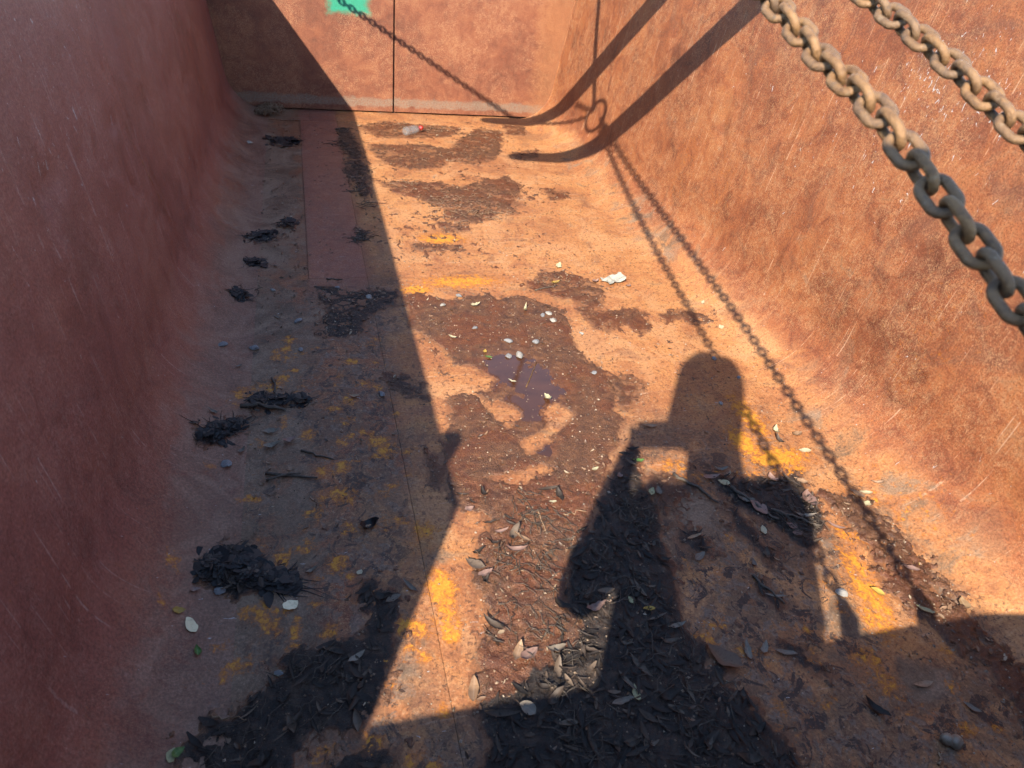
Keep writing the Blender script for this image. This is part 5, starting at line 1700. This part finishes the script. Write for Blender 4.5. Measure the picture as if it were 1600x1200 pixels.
# fingers: left hand closed on the left end, right hand on the right end
for base, sx in ((-.034, 1), (.134, -1)):
    wr = pp(-.030, -.048, 1.19) if sx > 0 else pp(.165, -.055, 1.195)
    palm = ph(base - sx * .006, -.052, .030)
    cap(wr, palm, .027, .020, SK)
    cap(palm, ph(base - sx * .004, -.012, .030), .020, .013, SK)
    for k, (yy_, ln) in enumerate(((-.004, .030), (-.020, .034), (-.036, .032), (-.051, .026))):
        k0 = ph(base - sx * .012, yy_, .026); k1 = ph(base - sx * .013, yy_, .007); k2 = ph(base - sx * .006 + sx * ln * .12, yy_ + .001, -.0035)
        cap(k0, k1, .009, .0085, SK); cap(k1, k2, .0085, .007, SK)
    cap(ph(base - sx * .004, -.040, .034), ph(base + sx * .010, -.020, .030), .012, .010, SK)
    cap(ph(base + sx * .010, -.020, .030), ph(base + sx * .022, -.008, .026), .010, .008, SK)


def capsule(bm, p0, p1, r0, r1, seg=14):
    ax = (p1 - p0); L = max(ax.length, 1e-6); t = ax / L
    u = t.orthogonal().normalized(); w = t.cross(u)
    rings = []
    for i in range(5):
        e = -math.pi / 2 + math.pi / 2 * i / 4
        rings.append((p0 + t * r0 * math.sin(e), r0 * math.cos(e)))
    for i in range(5):
        e = math.pi / 2 * i / 4
        rings.append((p1 + t * r1 * math.sin(e), r1 * math.cos(e)))
    vs = []
    for c, r in rings:
        r = max(r, 1e-5)
        vs.append([bm.verts.new(c + r * (math.cos(6.28319 * k / seg) * u + math.sin(6.28319 * k / seg) * w)) for k in range(seg)])
    for a, b in zip(vs[:-1], vs[1:]):
        for k in range(seg): bm.faces.new((a[k], a[(k + 1) % seg], b[(k + 1) % seg], b[k]))
    bm.faces.new(vs[0][::-1]); bm.faces.new(vs[-1])


bm = bmesh.new()
for p0, p1, r0, r1, t in caps: capsule(bm, p0, p1, r0, r1)
tmp = bpy.data.meshes.new('tmp'); bm.to_mesh(tmp); bm.free()
to = bpy.data.objects.new('tmp', tmp); COL.objects.link(to)
rm = to.modifiers.new('r', 'REMESH'); rm.mode = 'VOXEL'; rm.voxel_size = .0055
sm = to.modifiers.new('s', 'SMOOTH'); sm.factor = .5; sm.iterations = 3
dg = bpy.context.evaluated_depsgraph_get()
bme = bpy.data.meshes.new_from_object(to.evaluated_get(dg))
bpy.data.objects.remove(to)
bme.name = 'body'
co = np.zeros(len(bme.vertices) * 3, dtype=np.float32); bme.vertices.foreach_get('co', co); co = co.reshape(-1, 3)
bestd = np.full(len(co), 1e9); bt_ = np.zeros(len(co), int)
for p0, p1, r0, r1, t in caps:
    a = np.array(p0); d = np.array(p1 - p0); k = np.clip(((co - a) @ d) / (d @ d), 0, 1)
    q = np.linalg.norm(co - a - k[:, None] * d, axis=1) - (r0 + (r1 - r0) * k)
    m = q < bestd; bestd[m] = q[m]; bt_[m] = t
for m in (plain('jacket', (.02, .025, .04), (.05, .055, .08), 60, .85), plain('trousers', (.03, .035, .05), (.07, .075, .10), 80, .9),
          plain('skin', (.45, .27, .20), (.55, .34, .25), 60, .5), plain('shoes', (.02, .02, .02), (.05, .045, .04), 60, .6)):
    bme.materials.append(m)
npoly = len(bme.polygons)
fv = np.zeros(npoly, dtype=np.int32); bme.polygons.foreach_get('loop_start', fv)
li = np.zeros(len(bme.loops), dtype=np.int32); bme.loops.foreach_get('vertex_index', li)
bme.polygons.foreach_set('material_index', bt_[li[fv]].astype(np.int32))
bme.polygons.foreach_set('use_smooth', np.full(npoly, True))
PROOT = Vector(pp(.23, -.31, -.06))
person = empty('person', PROOT)
tag(person, 'person in a dark hooded jacket behind the front board, holding a phone', 'person')
PINV = Matrix.Translation(-PROOT)
bo = bpy.data.objects.new('body', bme); COL.objects.link(bo); bo.parent = person; bo.matrix_parent_inverse = PINV
# hood: an open shell round the head, down to the shoulders
V = []; F = []
cc = pp(.168, -.135, 0)
nz, na = 16, 32
for i in range(nz + 1):
    t = i / nz
    z = 1.43 + .355 * t
    w = (.108 - .004 * t) * (math.cos(max(0, (t - .60) / .40) * math.pi / 2) ** .55 if t > .60 else 1)
    dd = (.135 - .01 * t) * (math.cos(max(0, (t - .62) / .38) * math.pi / 2) ** .55 if t > .62 else 1)
    for k in range(na + 1):
        a = R_(52) + (R_(360 - 104)) * k / na          # open towards the face
        V.append(cc + AL * (dd * math.cos(a)) + RT * (max(w, .003) * math.sin(a)) + Vector((0, 0, z)) + AL * (.02 * (1 - t)))
for i in range(nz):
    for k in range(na):
        a = i * (na + 1) + k; F.append((a, a + 1, a + na + 2, a + na + 1))
hood = mesh_obj('hood', V, F, bme.materials[0], person, True); hood.matrix_parent_inverse = PINV
sm = hood.modifiers.new('thick', 'SOLIDIFY'); sm.thickness = .008; sm.offset = -1
# eyes and hair
eyem = plain('eye', (.02, .015, .01), (.05, .03, .02), 80, .2)
for a in (.142, .194):
    V = []; F = []
    for i in range(7):
        e = math.pi * i / 6
        for k in range(10): V.append(pp(a, -.052, 1.636) + .010 * Vector((math.sin(e) * math.cos(.6283 * k), math.sin(e) * math.sin(.6283 * k), math.cos(e))))
    for i in range(6):
        for k in range(10): F.append((i * 10 + k, i * 10 + (k + 1) % 10, (i + 1) * 10 + (k + 1) % 10, (i + 1) * 10 + k))
    e = mesh_obj('eye', V, F, eyem, person, True); e.matrix_parent_inverse = PINV

# phone
phone = empty('mobile_phone', ph(.05, -.03, .012))
tag(phone, 'mobile phone held level by the person, known by its shadow', 'phone')
phm = plain('phone_case', (.02, .02, .022), (.035, .035, .04), 40, .35)
v, f = box_geo(-.029, .129, -.062, .020, .004, .0125)
b_ = mesh_obj('phone_case', [ph(*p) for p in v], f, phm); bevel_obj(b_, .003)
v, f = box_geo(-.025, .125, -.058, .016, .0127, .0132)
s_ = mesh_obj('screen', [ph(*p) for p in v], f, plain('phone_screen', (.01, .01, .012), (.015, .015, .018), 10, .1))
for o in (b_, s_):
    o.parent = phone; o.matrix_parent_inverse = Matrix.Translation(-ph(.05, -.03, .012))
